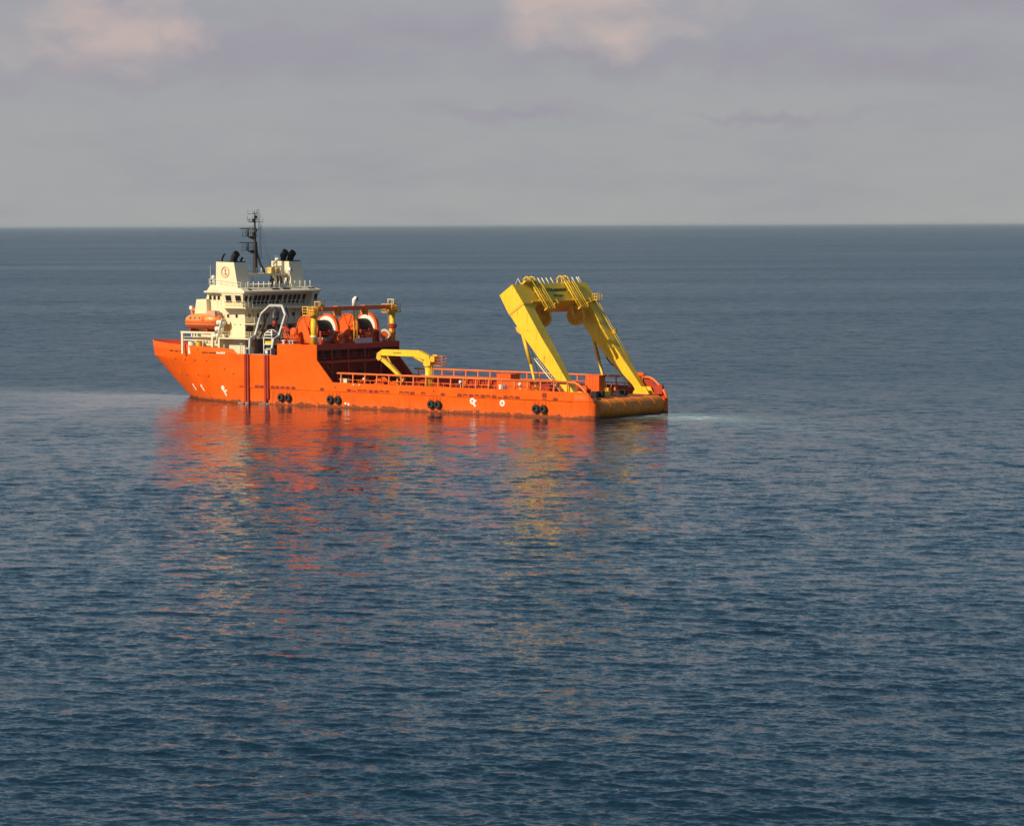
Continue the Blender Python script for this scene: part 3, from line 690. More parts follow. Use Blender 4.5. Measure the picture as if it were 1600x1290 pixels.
# funnels
for s in (1, -1):
    a, b_ = s*5.3, s*8.45
    m = MB().loft([[(76.3, a, 19.2), (76.3, b_, 19.2), (81.6, b_, 19.2), (81.6, a, 19.2)], [(77.3, a+.08*s, 23.75), (77.3, b_-.06*s, 23.75), (81.5, b_-.06*s, 23.85), (81.5, a+.08*s, 23.85)]])
    fu = obj('funnel', m, 'cream', ship, ('port' if s > 0 else 'starboard') + ' cream funnel')
    obj('funnel_top', MB().box(77.36, 81.44, min(a, b_)+.12, max(a, b_)-.12, 23.70, 23.92), 'black', fu)
    def elbow(x, y, h, r, lean=1.0):
        pts = []
        for k in range(9):
            t = k/8; ang = t*R(62); pts.append((x - (h*.75)*(1-math.cos(ang))*lean*1.3, y - s*0 , 23.8 + h*math.sin(ang)/math.sin(R(62))))
        e = MB().pipe(pts, r, 14, [r*(1+.12*k/8) for k in range(9)])
        eo = obj('exhaust_pipe', e, 'black', fu)
        d = (Vector(pts[-1])-Vector(pts[-2])).normalized()
        obj('exhaust_mouth', MB().lathe([(r*1.0, -.02), (r*1.0, .03)], Vector(pts[-1]), d, 14), 'mouth', fu)
    if s > 0:
        elbow(79.0, 6.6, 1.45, .55); elbow(78.4, 7.4, 1.4, .5); elbow(80.9, 7.6, 1.35, .16); elbow(78.0, 5.9, .7, .16)
        # anchor emblem in a ring on the port face
        em = MB(); c_ = Vector((79.3, 8.47, 22.1)); up_ = Vector((0, -.0132, 1))
        em.annulus(c_, (0, 1, .013), .80, .95, .10, 28); obj('emblem_ring', em, 'pink_net', fu)
        an = MB()
        an.obox(c_+Vector((0, 0, -.05)), (1, 0, 0), (0, 1, 0), (0, 0, 1), .05, .06, .42); an.obox(c_+Vector((0, 0, .22)), (1, 0, 0), (0, 1, 0), (0, 0, 1), .2, .06, .04)
        an.annulus(c_+Vector((0, 0, .45)), (0, 1, 0), .06, .12, .12, 14); an.annulus(c_+Vector((0, 0, -.05)), (0, 1, 0), .36, .46, .12, 14, 200, 340)
        obj('emblem_anchor', an, 'pink_net', fu)
    else:
        elbow(79.7, -6.3, 1.6, .58); elbow(78.9, -7.4, 1.5, .55)
        obj('exhaust_cover', MB().lathe([(.75, -.1), (.8, .4), (.7, .9)], (80.3, -6.1, 23.8), (-.1, 0, 1), 14, True), 'white', fu)
        obj('stiffener', MB().loft([[(76.25, a-.02, 19.3), (76.25, a+.35, 19.3), (77.4, a+.35, 19.3), (77.4, a-.02, 19.3)], [(77.2, a+.0, 23.6), (77.2, a+.1, 23.6), (77.5, a+.1, 23.6), (77.5, a, 23.6)]]), 'cream', fu)

# platform between the funnels and the mast
mp_ = obj('mast_platform', MB().box(77.6, 81.4, -5.25, 5.25, 21.3, 21.75), 'cream', ship)
for y in (4.6, 3.0, -3.2, -4.6): obj('platform_leg', MB().tube((78.0, y, 19.3), (78.0, y, 21.35), .12, 8), 'cream', mp_)
for i in range(9):
    y = 4.9-1.22*i; obj('platform_post', MB().tube((77.65, y, 21.7), (77.65, y, 22.75), .07, 6), 'white', mp_)
obj('platform_rope', MB().tube((77.65, 4.9, 22.4), (77.65, -4.86, 22.4), .02, 4), 'grey', mp_)
for i, (y, z, s_) in enumerate(((-2.0, 21.75, 1), (-3.4, 21.75, .8))):
    obj('locker', MB().box(77.9, 78.9, y-.45, y+.45, z, z+1.05*s_), 'yellow_dull', mp_)
def searchlight(x, y, z, mat='white'):
    sl_ = MB().tube((x, y, z), (x, y, z+1.0), .11, 8); sl_.lathe([(.2, -.35), (.36, -.1), (.38, .3), (.34, .34)], (x, y, z+1.3), (-.9, -.4, .1), 14)
    o = obj('searchlight', sl_, mat, roof); obj('searchlight_lens', MB().lathe([(.3, .33), (.3, .36)], (x, y, z+1.3), (-.9, -.4, .1), 14), 'black', roof)
searchlight(75.6, -2.6, 19.3); searchlight(76.9, -5.0, 21.0); searchlight(75.8, .6, 19.3, 'dark_grey')
for y in (-1.2, .2, -2.0):
    obj('monitor', MB().pipe([(76.0, y, 19.3), (76.0, y, 20.3), (75.9, y+.15, 20.9), (75.8, y+.6, 21.3)], .16, 8), 'mast_black', roof)
    obj('monitor_base', MB().lathe([(.45, 0), (.4, .4), (.2, .7)], (76.0, y, 19.3), (0, 0, 1), 12), 'cream', roof)
MX = 80.3
m = MB().loft([[(MX-a_, -a_*.8, z_), (MX-a_, a_*.8, z_), (MX+a_, a_*.8, z_), (MX+a_, -a_*.8, z_)] for a_, z_ in ((.36, 21.7), (.2, 27.5), (.1, 31.5))])
m.tube((MX, 0, 31.4), (MX, 0, 32.6), .06, 6)
mast = obj('mast', m, 'mast_black', ship, 'black lattice mast with radar platforms')
obj('mast_stay', MB().pipe([(MX-.1, -.15, 27.2), (MX-.2, -.3, 25.2), (MX-.55, -.7, 23.4), (MX-1.2, -1.3, 21.7)], .2, 8), 'mast_black', mast)
for z, l in ((25.75, 2.3), (28.2, 2.2)):
    p = MB().box(MX, MX+l, -.7, .9, z-.1, z); pl_ = obj('radar_platform', p, 'mast_black', mast)
    obj('platform_bracket', MB().prism([(MX+.1, z-.1), (MX+l*.8, z-.1), (MX+.1, z-.75)], 'y', -.05, .15), 'mast_black', pl_)
    obj('platform_guard', MB().rail([(MX+.2, .85, z), (MX+l-.05, .85, z), (MX+l-.05, -.65, z), (MX+.2, -.65, z)], 1.0, .9, (1.0, .5), .03, .04), 'mast_black', pl_)
    obj('radar_scanner', MB().tube((MX+l*.7, .1, z), (MX+l*.7, .1, z+1.2), .16, 8).obox((MX+l*.75, .1, z+1.3), Vector((.75, .66, 0)), Vector((-.66, .75, 0)), (0, 0, 1), 1.35, .1, .09), 'mast_black', pl_)
for z, a, b__ in ((30.6, -1.0, 1.6), (29.4, -.4, 1.2), (32.0, -1.3, .4), (31.0, -1.4, .6)):
    y_ = MB().tube((MX, -a*1.3, z), (MX, -b__*1.3, z), .04, 5).tube((MX-abs(a)*.5, 0, z+.1), (MX+b__, 0, z+.1), .045, 5)
    for u_ in (a, b__): y_.tube((MX, -u_*1.3, z), (MX, -u_*1.3, z+.7), .03, 5); 
    y_.tube((MX+b__, 0, z+.1), (MX+b__, 0, z+.55), .035, 5)
    obj('yard', y_, 'mast_black', mast)
for dz in (28.9, 31.2): obj('signal_light', MB().lathe([(.1, 0), (.3, .1), (.32, .45), (.1, .6)], (MX-.1, -.1, dz), (0, 0, 1), 10).lathe([(.1, 0), (.24, .1), (.24, .5), (.1, .6)], (MX+.1, .25, dz-.6), (0, 0, 1), 10), 'mast_black', mast)
l_ = MB()
for o_ in (0, .38): l_.tube((MX-.55, -.75-o_, 24.3), (MX-.15, -.55-o_, 32.8), .03, 5)
for i in range(26): t = i/25; l_.tube((MX-.55+.4*t, -.75+.2*t, 24.3+8.5*t), (MX-.55+.4*t, -1.13+.2*t, 24.3+8.5*t), .02, 4)
obj('mast_ladder', l_, 'mast_black', mast)
obj('halyard', MB().pipe([(MX-.1, -1.3, 32), (MX-.3, -1.9, 28), (MX-.6, -3.0, 24.2), (MX-.9, -3.6, 21.75)], .022, 4), 'dark_grey', mast)
obj('halyard', MB().pipe([(MX-.1, -1.0, 31), (MX-.3, -1.5, 27.6), (MX-.5, -2.6, 24.6), (MX-.9, -3.2, 21.75)], .022, 4), 'dark_grey', mast)

# lifeboat davit frame on the port bow side -----------------------------
dv_ = obj('lifeboat_davit', MB().box(80.5, 88.7, 9.55, 9.95, 11.55, 11.85), 'cream', ship)
for x in (88.45, 81.2): obj('davit_leg', MB().box(x-.2, x+.2, 9.5, 9.9, 7.95, 11.55), 'cream', dv_); obj('davit_arm', MB().box(x-.15, x+.15, 6.4, 9.5, 11.55, 11.8), 'cream', dv_); obj('davit_inner_leg', MB().box(x-.15, x+.15, 6.2, 6.5, 7.95, 11.8), 'cream', dv_)
obj('davit_crossbar', MB().tube((81.3, 9.72, 10.35), (88.3, 9.72, 10.35), .11, 8).tube((81.3, 9.72, 10.9), (88.3, 9.72, 10.9), .05, 6), 'cream', dv_)
for x in (86.2, 85.6, 84.9): obj('boat_cradle', MB().box(x-.12, x+.12, 8.9, 9.8, 11.0, 11.58), 'white', dv_)
for x in (82.6, 86.6): obj('davit_keel_block', MB().box(x-.2, x+.2, 7.2, 9.8, 11.85, 12.35), 'red', dv_)
obj('davit_pipe', MB().pipe([(83.9, 9.4, 8), (83.9, 9.4, 9.4), (83.7, 9.4, 10.1), (83.2, 9.4, 10.5)], .09, 6).tube((80.3, 9.2, 8), (80.3, 9.2, 10.4), .06, 6).tube((79.9, 9.2, 8), (79.9, 9.2, 10.6), .06, 6), 'cream', dv_)
hd = MB().tube((87.0, 8.0, 13.5), (87.6, 8.4, 15.6), .2, 8).obox((86.6, 8.3, 15.55), Vector((.93, 0, .2)).normalized(), (0, 1, 0), Vector((-.2, 0, .93)).normalized(), 1.1, .22, .22)
obj('davit_head', hd, 'pale_orange', dv_); obj('davit_sheave', MB().lathe([(.33, -.18), (.33, .18)], (87.6, 8.4, 15.9), (0, 1, 0), 14), 'white', dv_)
for x, w in ((87.1, .62), (85.3, .58)):
    t_ = thing('deck_canister', ('tall white' if x > 86 else 'pale yellow upright') + ' canister standing under the lifeboat davit frame, ' + ('nearer the bow' if x > 86 else 'nearer the bridge'), 'canister', (x, 8.9, 7.95))
    obj('body', MB().lathe([(w, 0), (w, 1.9), (w*.8, 2.2), (w*.3, 2.35)], (0, 0, 0), (0, 0, 1), 20), 'white' if x > 86 else 'yellow_dull', t_)
    obj('band', MB().annulus((0, 0, 1.2), (0, 0, 1), w, w+.03, .08, 20, up=(1, 0, 0)), 'grey', t_)
# life raft rack and canisters
rack = MB().obox((79.75, 9.3, 12.0), Vector((-.35, 0, 1)).normalized(), (0, 1, 0), Vector((1, 0, .35)).normalized(), 2.3, .5, .07)
rack.box(79.6, 80.0, 8.9, 9.7, 7.95, 10.7)
obj('liferaft_rack', rack, 'cream', ship)
for i, (z, x) in enumerate(((13.45, 79.55), (12.35, 79.95), (11.2, 80.4))):
    pos = ('topmost', 'middle', 'lowest')[i]
    t_ = thing('liferaft_canister', pos + ' of the three white liferaft canisters racked aft of the lifeboat', 'liferaft', (x, 9.35, z), 'liferaft canisters in the rack')
    obj('shell', MB().lathe([(.2, -.78), (.40, -.7), (.46, -.5), (.46, .5), (.40, .7), (.2, .78)], (0, 0, 0), (0.86, .5, 0), 18, True), 'white', t_)
    obj('strap', MB().annulus((.25, .145, 0), (.86, .5, 0), .455, .48, .06, 18), 'grey', t_)
    obj('strap', MB().annulus((-.25, -.145, 0), (.86, .5, 0), .455, .48, .06, 18), 'grey', t_)

# lifeboat ---------------------------------------------------------------
lb = thing('lifeboat', 'enclosed orange lifeboat stowed on its davit beside the cream deckhouse', 'lifeboat', (83.9, 9.0, 12.25))
L2 = 4.3
def boat_rings(sec, n=17):
    rings = []
    for i in range(n):
        t = -1 + 2*i/(n-1); a = max(0, 1-abs(t)**3.0)**.55
        rings.append(sec(t, max(a, .06)))
    return rings
def sec_hull(t, a):
    w = 1.5*a; sheer = .12*t*t; keel = .42*abs(t)**3
    half = [(0, keel), (w*.45, .10+keel*.9), (w*.85, .55+keel*.5), (w, 1.05+sheer), (w*1.03, 1.25+sheer)]
    pts = half + [(-y, z) for y, z in half[::-1][:-1]]
    return [Vector((t*L2, y, z)) for y, z in pts]
def sec_top(t, a):
    w = 1.5*a; sheer = .12*t*t; h = 1.45*a**.8
    if t < -.35: h *= 1.12
    pts = [(w*math.cos(R(d)) * (1.0), 1.25+sheer + h*max(0, math.sin(R(d)))**.8) for d in range(0, 181, 15)]
    return [Vector((t*L2, y, z)) for y, z in pts]
obj('hull', MB().loft(boat_rings(sec_hull), smooth=True), 'orange', lb, 'darker orange lower hull')
obj('canopy', MB().loft(boat_rings(sec_top), smooth=True), 'boat_orange', lb)
obj('gunwale', MB().loft([[Vector((t*L2*1.01, y, z)) for y, z in ((1.56*a, 1.18+.12*t*t), (1.56*a, 1.32+.12*t*t), (-1.56*a, 1.32+.12*t*t), (-1.56*a, 1.18+.12*t*t))] for t, a in [(-1+2*i/16, max(.06, max(0, 1-abs(-1+2*i/16)**3)**.55)) for i in range(17)]]), 'orange', lb)
obj('steering_cupola', MB().loft([[Vector((-2.0+x, y, z)) for x, y in ((-1.3, -.75), (.9, -.75), (.9, .75), (-1.3, .75))][:4] and [Vector((-2.0+x*k_, y*k_, z)) for x, y in ((-1.3, -.75), (.9, -.75), (.9, .75), (-1.3, .75))] for z, k_ in ((2.3, 1.15), (3.15, .85), (3.25, .6))]), 'pink_net', lb)
for x in (2.0, .9, -.2): obj('boat_window', MB().lathe([(.2, 0), (.2, .06)], (x, 1.34, 1.95), (0, .85, .5), 12), 'dark_grey', lb)
obj('side_hatch', MB().obox((.4, 1.38, 1.8), (1, 0, 0), Vector((0, .85, .5)).normalized(), Vector((0, -.5, .85)).normalized(), .01, .02, .01).obox((-1.0, 1.37, 1.85), (1, 0, 0), Vector((0, .88, .45)).normalized(), Vector((0, -.45, .88)).normalized(), .38, .04, .42), 'orange', lb)
obj('lifting_hook', MB().tube((3.1, 0, 2.4), (3.1, 0, 3.0), .08, 6).tube((-3.4, 0, 2.4), (-3.4, 0, 3.1), .08, 6), 'grey', lb)
obj('grab_line', MB().pipe([(-3.6+.45*i, 1.52*max(.06, (1-abs((-3.6+.45*i)/L2)**3)**.55)+.04, .95 - (.12 if i % 2 else 0)) for i in range(17)], .03, 4), 'white', lb)

# launch frame for the underwater vehicle -------------------------------------
lf = empty('launch_frame', ship, 'grey arched launch and recovery frame leaning inboard')
prof = [(9.9, 8.2, 2.5), (9.4, 10.85, 2.75), (8.1, 11.4, 2.75), (6.6, 14.9, 2.85), (5.8, 16.45, 1.35)]
UC = 69.9
for s in (1, -1):
    a = MB(); pts = [Vector((UC+s*w, y, z)) for y, z, w in prof]
    for p, q in zip(pts, pts[1:]): 
        d = (q-p).normalized(); xx = Vector((1, 0, 0)); xx = (xx - d*xx.dot(d)).normalized(); a.obox((p+q)/2, d, xx, d.cross(xx), (q-p).length/2+.1, .17, .2)
    obj('arch_leg', a, 'grey', lf)
    obj('leg_coupling', MB().tube(pts[2].lerp(pts[3], .55)-Vector((0, 0, .15)), pts[2].lerp(pts[3], .55)+Vector((0, 0, .15)), .3, 10), 'grey', lf)
    obj('frame_foot', MB().box(UC+s*2.5-.45, UC+s*2.5+.45, 9.3, 10.35, 8.0, 9.4), 'grey', lf)
    obj('foot_plate', MB().box(UC+s*2.5-.28, UC+s*2.5+.28, 10.36, 10.42, 8.35, 9.15), 'black', lf)
    obj('tilt_cylinder', MB().tube((UC+s*2.2, 7.0, 8.3), (UC+s*2.75, 8.2, 11.2), .14, 8), 'dark_grey', lf)
    obj('inner_arch', MB().pipe([(UC+s*2.3, 8.0, 8.2), (UC+s*2.4, 7.0, 11.4), (UC+s*2.5, 5.5, 14.7), (UC+s*1.2, 4.7, 16.2)], .13, 6), 'dark_grey', lf)
obj('arch_head', MB().box(UC-1.45, UC+1.45, 5.55, 6.05, 16.25, 16.65), 'grey', lf)
obj('frame_sill', MB().box(UC-2.2, UC+2.2, 9.7, 10.1, 8.0, 8.35), 'grey', lf)
dk = MB().lathe([(.5, 0), (.75, .5), (.55, 1.3), (.2, 2.0)], (UC, 6.1, 13.9), (0, 0, 1), 14)
for i in range(9):
    a = 2*math.pi*i/9; dk.pipe([(UC+.6*math.cos(a), 6.1+.6*math.sin(a), 14.4), (UC+.9*math.cos(a)*rnd.uniform(.6, 1.2), 6.1+.8*math.sin(a), 15.3), (UC+.3*math.cos(a), 6.0, 16.3)], .06, 5)
obj('docking_head', dk, 'dark_grey', lf); obj('docking_latch', MB().lathe([(.35, 0), (.5, .5), (.35, 1.0)], (UC-.1, 6.3, 12.9), (0, 0, 1), 10), 'dark_red', lf)
obj('umbilical', MB().tube((UC, 6.1, 12.2), (UC, 6.1, 14.2), .07, 6), 'black', lf)
# guide rails down the hull side
for x in (72.35, 67.75):
    g_ = obj('guide_rail', MB().box(x+.06, x+.5, 10.53, 10.8, -1.0 if x > 70 else -1.0, 8.3), 'red', ship)
    obj('guide_rail_slot', MB().box(x-.20, x+.06, 10.53, 10.70, -1.0, 8.3), 'black', g_)
    obj('guide_rail_flange', MB().box(x-.5, x-.20, 10.53, 10.8, .9 if x < 70 else -1.0, 8.3), 'red', g_)
# umbilical winch and control container behind the launch frame
uw = thing('umbilical_winch', 'dark grey umbilical winch drum behind the grey arch', 'winch', (72.6, 4.6, 7.95))
obj('drum', MB().lathe([(1.35, -1.3), (1.35, -1.15), (.8, -1.1), (.8, 1.1), (1.35, 1.15), (1.35, 1.3)], (0, 0, 1.5), (0, 1, 0), 24), 'dark_grey', uw)
obj('wound_umbilical', MB().lathe([(1.05, -1.08), (1.05, 1.08)], (0, 0, 1.5), (0, 1, 0), 24), 'black', uw)
obj('bed', MB().box(-1.3, 1.3, -1.6, 1.6, 0, .3).prism([(-.5, .3), (.5, .3), (.2, 1.7), (-.2, 1.7)], 'y', 1.35, 1.5), 'dark_grey', uw)
cc_ = thing('control_container', 'dark control container standing against the aft face of the deckhouse', 'container', (72.2, -2.2, 7.95))
obj('shell', MB().box(-1.2, 1.2, -3, 3, .1, 2.7), 'dark_grey', cc_)
cr_ = MB().box(-.03, .03, -.06, .06, .2, 2.6).mesh('corrugation'); cr_.materials.append(MATS['dark_grey'])
for i in range(14): same('corrugation', cr_, cc_, (-1.2, -2.8+.43*i, 0))
obj('container_door', MB().box(-1.26, -1.2, .9, 1.9, .2, 2.4), 'red', cc_)
for i in range(6):
    y_ = 7.0-2.6*i
    obj('louvre_panel', MB().box(DX-.07, DX+.02, y_-.55, y_+.55, 11.1, 12.9), 'dark_grey', house)
    obj('pipe_riser', MB().tube((DX-.2, y_-1.1, 8.0), (DX-.2, y_-1.1, 15.9), .11, 6), 'dark_grey' if i % 2 else 'cream', house)
for i_, x in enumerate((72.4, 67.8)):      # broken ring of foam where each rail enters the water
    fo_ = MB(); 
    for q in range(9): fo_.annulus((x+rnd.uniform(-.9, .9), 11.0+rnd.uniform(-.1, .5), .10), (0, 0, 1), .03, rnd.uniform(.12, .34), .06, 9, up=(1, 0, 0))
    wo_ = obj('foam', fo_, 'white'); wo_['kind'] = 'stuff'; wo_.location = SHIP_O; wo_.rotation_euler = (0, 0, SHIP_A); wo_['label'] = ('white foam at the foot of the forward guide rail', 'white foam at the foot of the aft guide rail')[i_]
# caged underwater vehicle
rv = thing('underwater_vehicle', 'white caged underwater vehicle with yellow float standing inside the grey arch', 'submersible', (69.0, 8.0, 7.95))
cg = MB()
for sx in (-.95, .95):
    for sy in (-.9, .9): cg.tube((sx, sy, 0), (sx, sy, 3.1), .09, 6)
for z in (.08, 1.0, 2.0, 3.1):
    for a, b_ in (((-.95, -.9), (.95, -.9)), ((.95, -.9), (.95, .9)), ((.95, .9), (-.95, .9)), ((-.95, .9), (-.95, -.9))): cg.tube((*a, z), (*b_, z), .08, 6)
for sx, sy in ((-.95, -.9), (.95, -.9), (.95, .9), (-.95, .9)): cg.pipe([(sx, sy, 3.1), (sx*.85, sy*.85, 3.8), (sx*.4, sy*.4, 4.35), (0, 0, 4.5)], .09, 6)
for z, k_ in ((3.6, .9), (4.05, .66)):
    cg.loft([[(x*k_, y*k_, zz) for x, y in ((-.95, -.9), (.95, -.9), (.95, .9), (-.95, .9))] for zz in (z-.07, z+.07)])
obj('cage', cg, 'white', rv)
obj('float_block', MB().box(-.78, .78, -.75, .75, 1.95, 2.55), 'yellow', rv); obj('vehicle_body', MB().box(-.7, .7, -.7, .7, .3, 1.9), 'black', rv)
for sx in (-.45, .35): obj('thruster', MB().lathe([(.26, 0), (.3, .15), (.26, .3)], (sx, .68, .7), (0, 1, 0), 12), 'white', rv)
obj('manipulator', MB().pipe([(-.4, .8, 1.3), (-.2, 1.0, 1.1), (.2, 1.02, 1.3), (.5, 1.0, 1.0)], .09, 6), 'white', rv)
obj('tether_drum', MB().lathe([(.6, -.4), (.6, -.3), (.35, -.28), (.35, .28), (.6, .3), (.6, .4)], (0, 0, 3.2), (0, 1, 0), 14), 'dark_grey', rv)

# raised deck: reels, gantry --------------------------------------------------
RX, RZ, RR = 61.0, 12.65, 2.42
def reel(name, label, y0, y1, grp):
    t_ = thing(name, label, 'cable reel', (RX, (y0+y1)/2, 10.2), grp)
    h = (y1-y0)/2; z = RZ-10.2
    fl = MB().lathe([(RR, 0), (RR, .22)], (0, h-.22, z), (0, 1, 0), 36)
    f1 = obj('outer_flange', fl, 'orange', t_)
    ribs = MB()
    for i in range(8):
        a = R(22.5+45*i); ribs.obox((math.cos(a)*RR*.55, h+.06, z+math.sin(a)*RR*.55), (math.cos(a), 0, math.sin(a)), (0, 1, 0), (-math.sin(a), 0, math.cos(a)), RR*.42, .06, .08)
    ribs.annulus((0, h+.05, z), (0, 1, 0), RR-.18, RR, .14, 36); ribs.lathe([(.5, 0), (.4, .35)], (0, h, z), (0, 1, 0), 16)
    obj('flange_rib', ribs, 'orange', f1)
    obj('drum_core', MB().lathe([(1.35, -h+.3), (1.35, h-.22)], (0, 0, z), (0, 1, 0), 28), 'black', t_)
    ca = MB()
    for i in range(14): ca.annulus((0, -h+.7+i*(2*h-1.3)/13, z), (0, 1, 0), 1.3, 1.48, (2*h-1.3)/16, 24)
    obj('wound_cable', ca, 'black', t_)
    ring = MB().annulus((0, -h+.12, z), (0, 1, 0), RR-.62, RR+.05, .24, 36); ring.annulus((0, -h-.05, z), (0, 1, 0), RR-.1, RR+.12, .6, 36)
    obj('inner_flange', ring, 'orange', t_)
    obj('flange_lining', MB().annulus((0, -h+.27, z), (0, 1, 0), 1.42, RR-.32, .06, 36), 'white', t_)
    for s in (1, -1):
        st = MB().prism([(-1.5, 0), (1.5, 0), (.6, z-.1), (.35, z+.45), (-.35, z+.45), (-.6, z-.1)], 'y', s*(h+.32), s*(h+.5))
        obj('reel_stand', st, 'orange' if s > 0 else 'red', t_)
    obj('spooling_guide', MB().tube((-2.75, -h+.2, 1.6), (-2.75, h-.2, 1.6), .12, 8).tube((-2.75, -h+.2, 1.95), (-2.75, h-.2, 1.95), .09, 8).box(-2.95, -2.55, -h+.1, -h+.3, 0, 2.2).box(-2.95, -2.55, h-.3, h-.1, 0, 2.2).box(-3.0, -2.5, -.5, .4, 1.2, 2.3), 'red', t_)
    return t_
ra = reel('cable_reel', 'big orange cable reel on the raised deck nearest the port side', 2.75, 7.7, 'orange cable reels on the raised deck')
rb = reel('cable_reel', 'big orange cable reel on the raised deck on the far starboard side', -7.3, -2.4, 'orange cable reels on the raised deck')
# drive machinery at the port end of the near reel
dm = thing('winch_drive', 'orange hydraulic drive unit with pipework beside the near cable reel', 'machinery', (62.6, 8.9, 10.2))
obj('gearbox', MB().box(-.9, .9, -.4, .5, .0, 1.5).lathe([(.75, 0), (.75, .5), (.5, .7)], (0, .1, 2.0), (0, 1, 0), 18), 'orange', dm)
obj('motor', MB().lathe([(.34, 0), (.34, 1.0), (.2, 1.15)], (1.2, .3, 2.1), (.6, .2, .6), 12).lathe([(.3, 0), (.3, .8)], (1.3, .3, 1.0), (.9, .3, 0), 12), 'red', dm)
pw = MB()
for i in range(7):
    x = -1.6+.55*i; pw.pipe([(x, .7, 0), (x, .8, .7+.15*(i % 3)), (x+.4, .75, 1.2+.1*i), (x+.7, .5, 1.3+.1*i)], .07, 6)
pw.tube((-2.0, .9, 1.05), (2.4, .9, 1.05), .06, 6).tube((-2.0, .9, .6), (2.4, .9, .6), .06, 6)
obj('pipework', pw, 'orange', dm)
obj('brake_lever', MB().obox((2.2, .2, 1.9), (0, 0, 1), (0, 1, 0), (1, 0, 0), .9, .1, .12).obox((2.35, .2, 2.7), (1, 0, 0), (0, 1, 0), (0, 0, 1), .45, .16, .14), 'orange', dm)
obj('skid', MB().box(-2.2, 2.6, -.7, 1.1, .003, .14), 'dark_red', dm)
for i, (x, w) in enumerate(((64.3, .35), (62.9, .3), (62.2, .3))):
    t_ = thing('mushroom_vent', ('forward', 'middle', 'aft')[i] + ' small pale vent head at the edge of the raised deck below the near reel', 'vent', (x, 10.0, 10.2))
    obj('post', MB().lathe([(w*.6, 0), (w*.6, .35), (w, .4), (w, .6), (w*.5, .66)], (0, 0, 0), (0, 0, 1), 14), 'grey' if i else 'white', t_)
# gantry over the reels
gt = empty('reel_gantry', ship, 'yellow posts carrying an orange crossbeam over the reels')
GX = 57.5
for s in (1, -1):
    p = obj('gantry_post', MB().tube((GX, s*9.95, 10.1), (GX, s*9.95, 15.0), .5, 20), 'yellow', gt)
    obj('post_flange', MB().lathe([(.62, 0), (.62, .15)], (GX, s*9.95, 14.9), (0, 0, 1), 20), 'yellow_dull', gt)
    obj('post_band', MB().lathe([(.58, 0), (.62, .1), (.58, .35)], (GX, s*9.95, 11.4), (0, 0, 1), 20), 'cream' if s > 0 else 'red', gt)
    if s < 0: obj('post_collar', MB().lathe([(.56, 0), (.75, .1), (.75, .6), (.56, .8)], (GX, s*9.95, 12.4), (0, 0, 1), 16), 'red', gt); obj('post_foot', MB().prism([(GX-.3, 10.2), (GX+1.3, 10.2), (GX+.2, 12.6), (GX-.3, 12.6)], 'y', -9.75, -9.45), 'yellow_dull', gt)
    bk_ = MB()
    y0 = s*9.95
    for z in (15.15, 15.6, 16.05, 16.5):
        w_ = 1.15
        for a, b_ in (((-w_, -w_), (w_, -w_)), ((w_, -w_), (w_, w_)), ((w_, w_), (-w_, w_)), ((-w_, w_), (-w_, -w_))): bk_.tube((GX+.3+a[0], y0+a[1], z), (GX+.3+b_[0], y0+b_[1], z), .06, 6)
    for a in (-1.15, 0, 1.15):
        for b_ in (-1.15, 0, 1.15):
            if a or b_: bk_.tube((GX+.3+a, y0+b_, 15.1), (GX+.3+a, y0+b_, 16.5), .06, 6)
    for a in (-1.15, 1.15): bk_.tube((GX+.3+a, y0-1.15, 15.15), (GX+.3+a, y0, 16.5), .045, 5)
    obj('work_basket', bk_, 'yellow_dull', gt); obj('basket_floor', MB().box(GX-.85, GX+1.45, y0-1.15, y0+1.15, 15.02, 15.12), 'yellow_dull', gt)
    hd = MB().box(GX-.6, GX+.6, y0-.6, y0+.6, 15.12, 16.3)
    obj('gantry_head', hd, 'yellow_dull', gt)
    cb = MB()
    for a in (-.6, .6):
        for b_ in (-.5, .5): cb.tube((GX-.7+a, y0-s*.7+b_, 16.3), (GX-.7+a, y0-s*.7+b_, 17.35), .07, 6)
    cb.box(GX-1.4, GX, y0-s*.7-.6, y0-s*.7+.6, 17.3, 17.4).box(GX-1.35, GX-1.25, y0-s*.7-.5, y0-s*.7+.5, 16.4, 16.9)
    obj('control_cab', cb, 'cream' if s < 0 else 'yellow_dull', gt)
    lad = MB()
    for o_ in (-.2, .2): lad.tube((GX+.62, y0+o_-s*.2, 10.2), (GX+.62, y0+o_-s*.2, 15.1), .03, 5)
    for i in range(15): lad.tube((GX+.62, y0-.2-s*.2, 10.4+.32*i), (GX+.62, y0+.2-s*.2, 10.4+.32*i), .025, 4)
    obj('post_ladder', lad, 'yellow_dull', gt)
obj('gantry_beam', MB().box(GX-.3, GX+.3, -9.4, 9.4, 15.75, 16.35).box(GX-.42, GX+.42, -9.4, 9.4, 15.70, 15.78).box(GX-.42, GX+.42, -9.4, 9.4, 16.33, 16.42), 'rail_orange', gt)
for y in (4.3, -2.6): obj('beam_trolley', MB().box(GX-.5, GX+.5, y-.3, y+.3, 14.9, 16.5), 'rust', gt)
for y in (3.2, -3.6): obj('beam_hanger', MB().tube((GX+.1, y, 15.75), (GX+.1, y, 14.7), .12, 6), 'rail_orange', gt)
obj('mid_post', MB().tube((57.0, .4, 10.2), (57.0, .4, 15.7), .16, 10).tube((57.0, -.35, 10.2), (57.0, -.35, 15.7), .1, 8), 'yellow_dull', gt)
vt = thing('ventilator', 'tall white cowl ventilator standing above the gantry crossbeam', 'ventilator', (57.05, .35, 16.42))
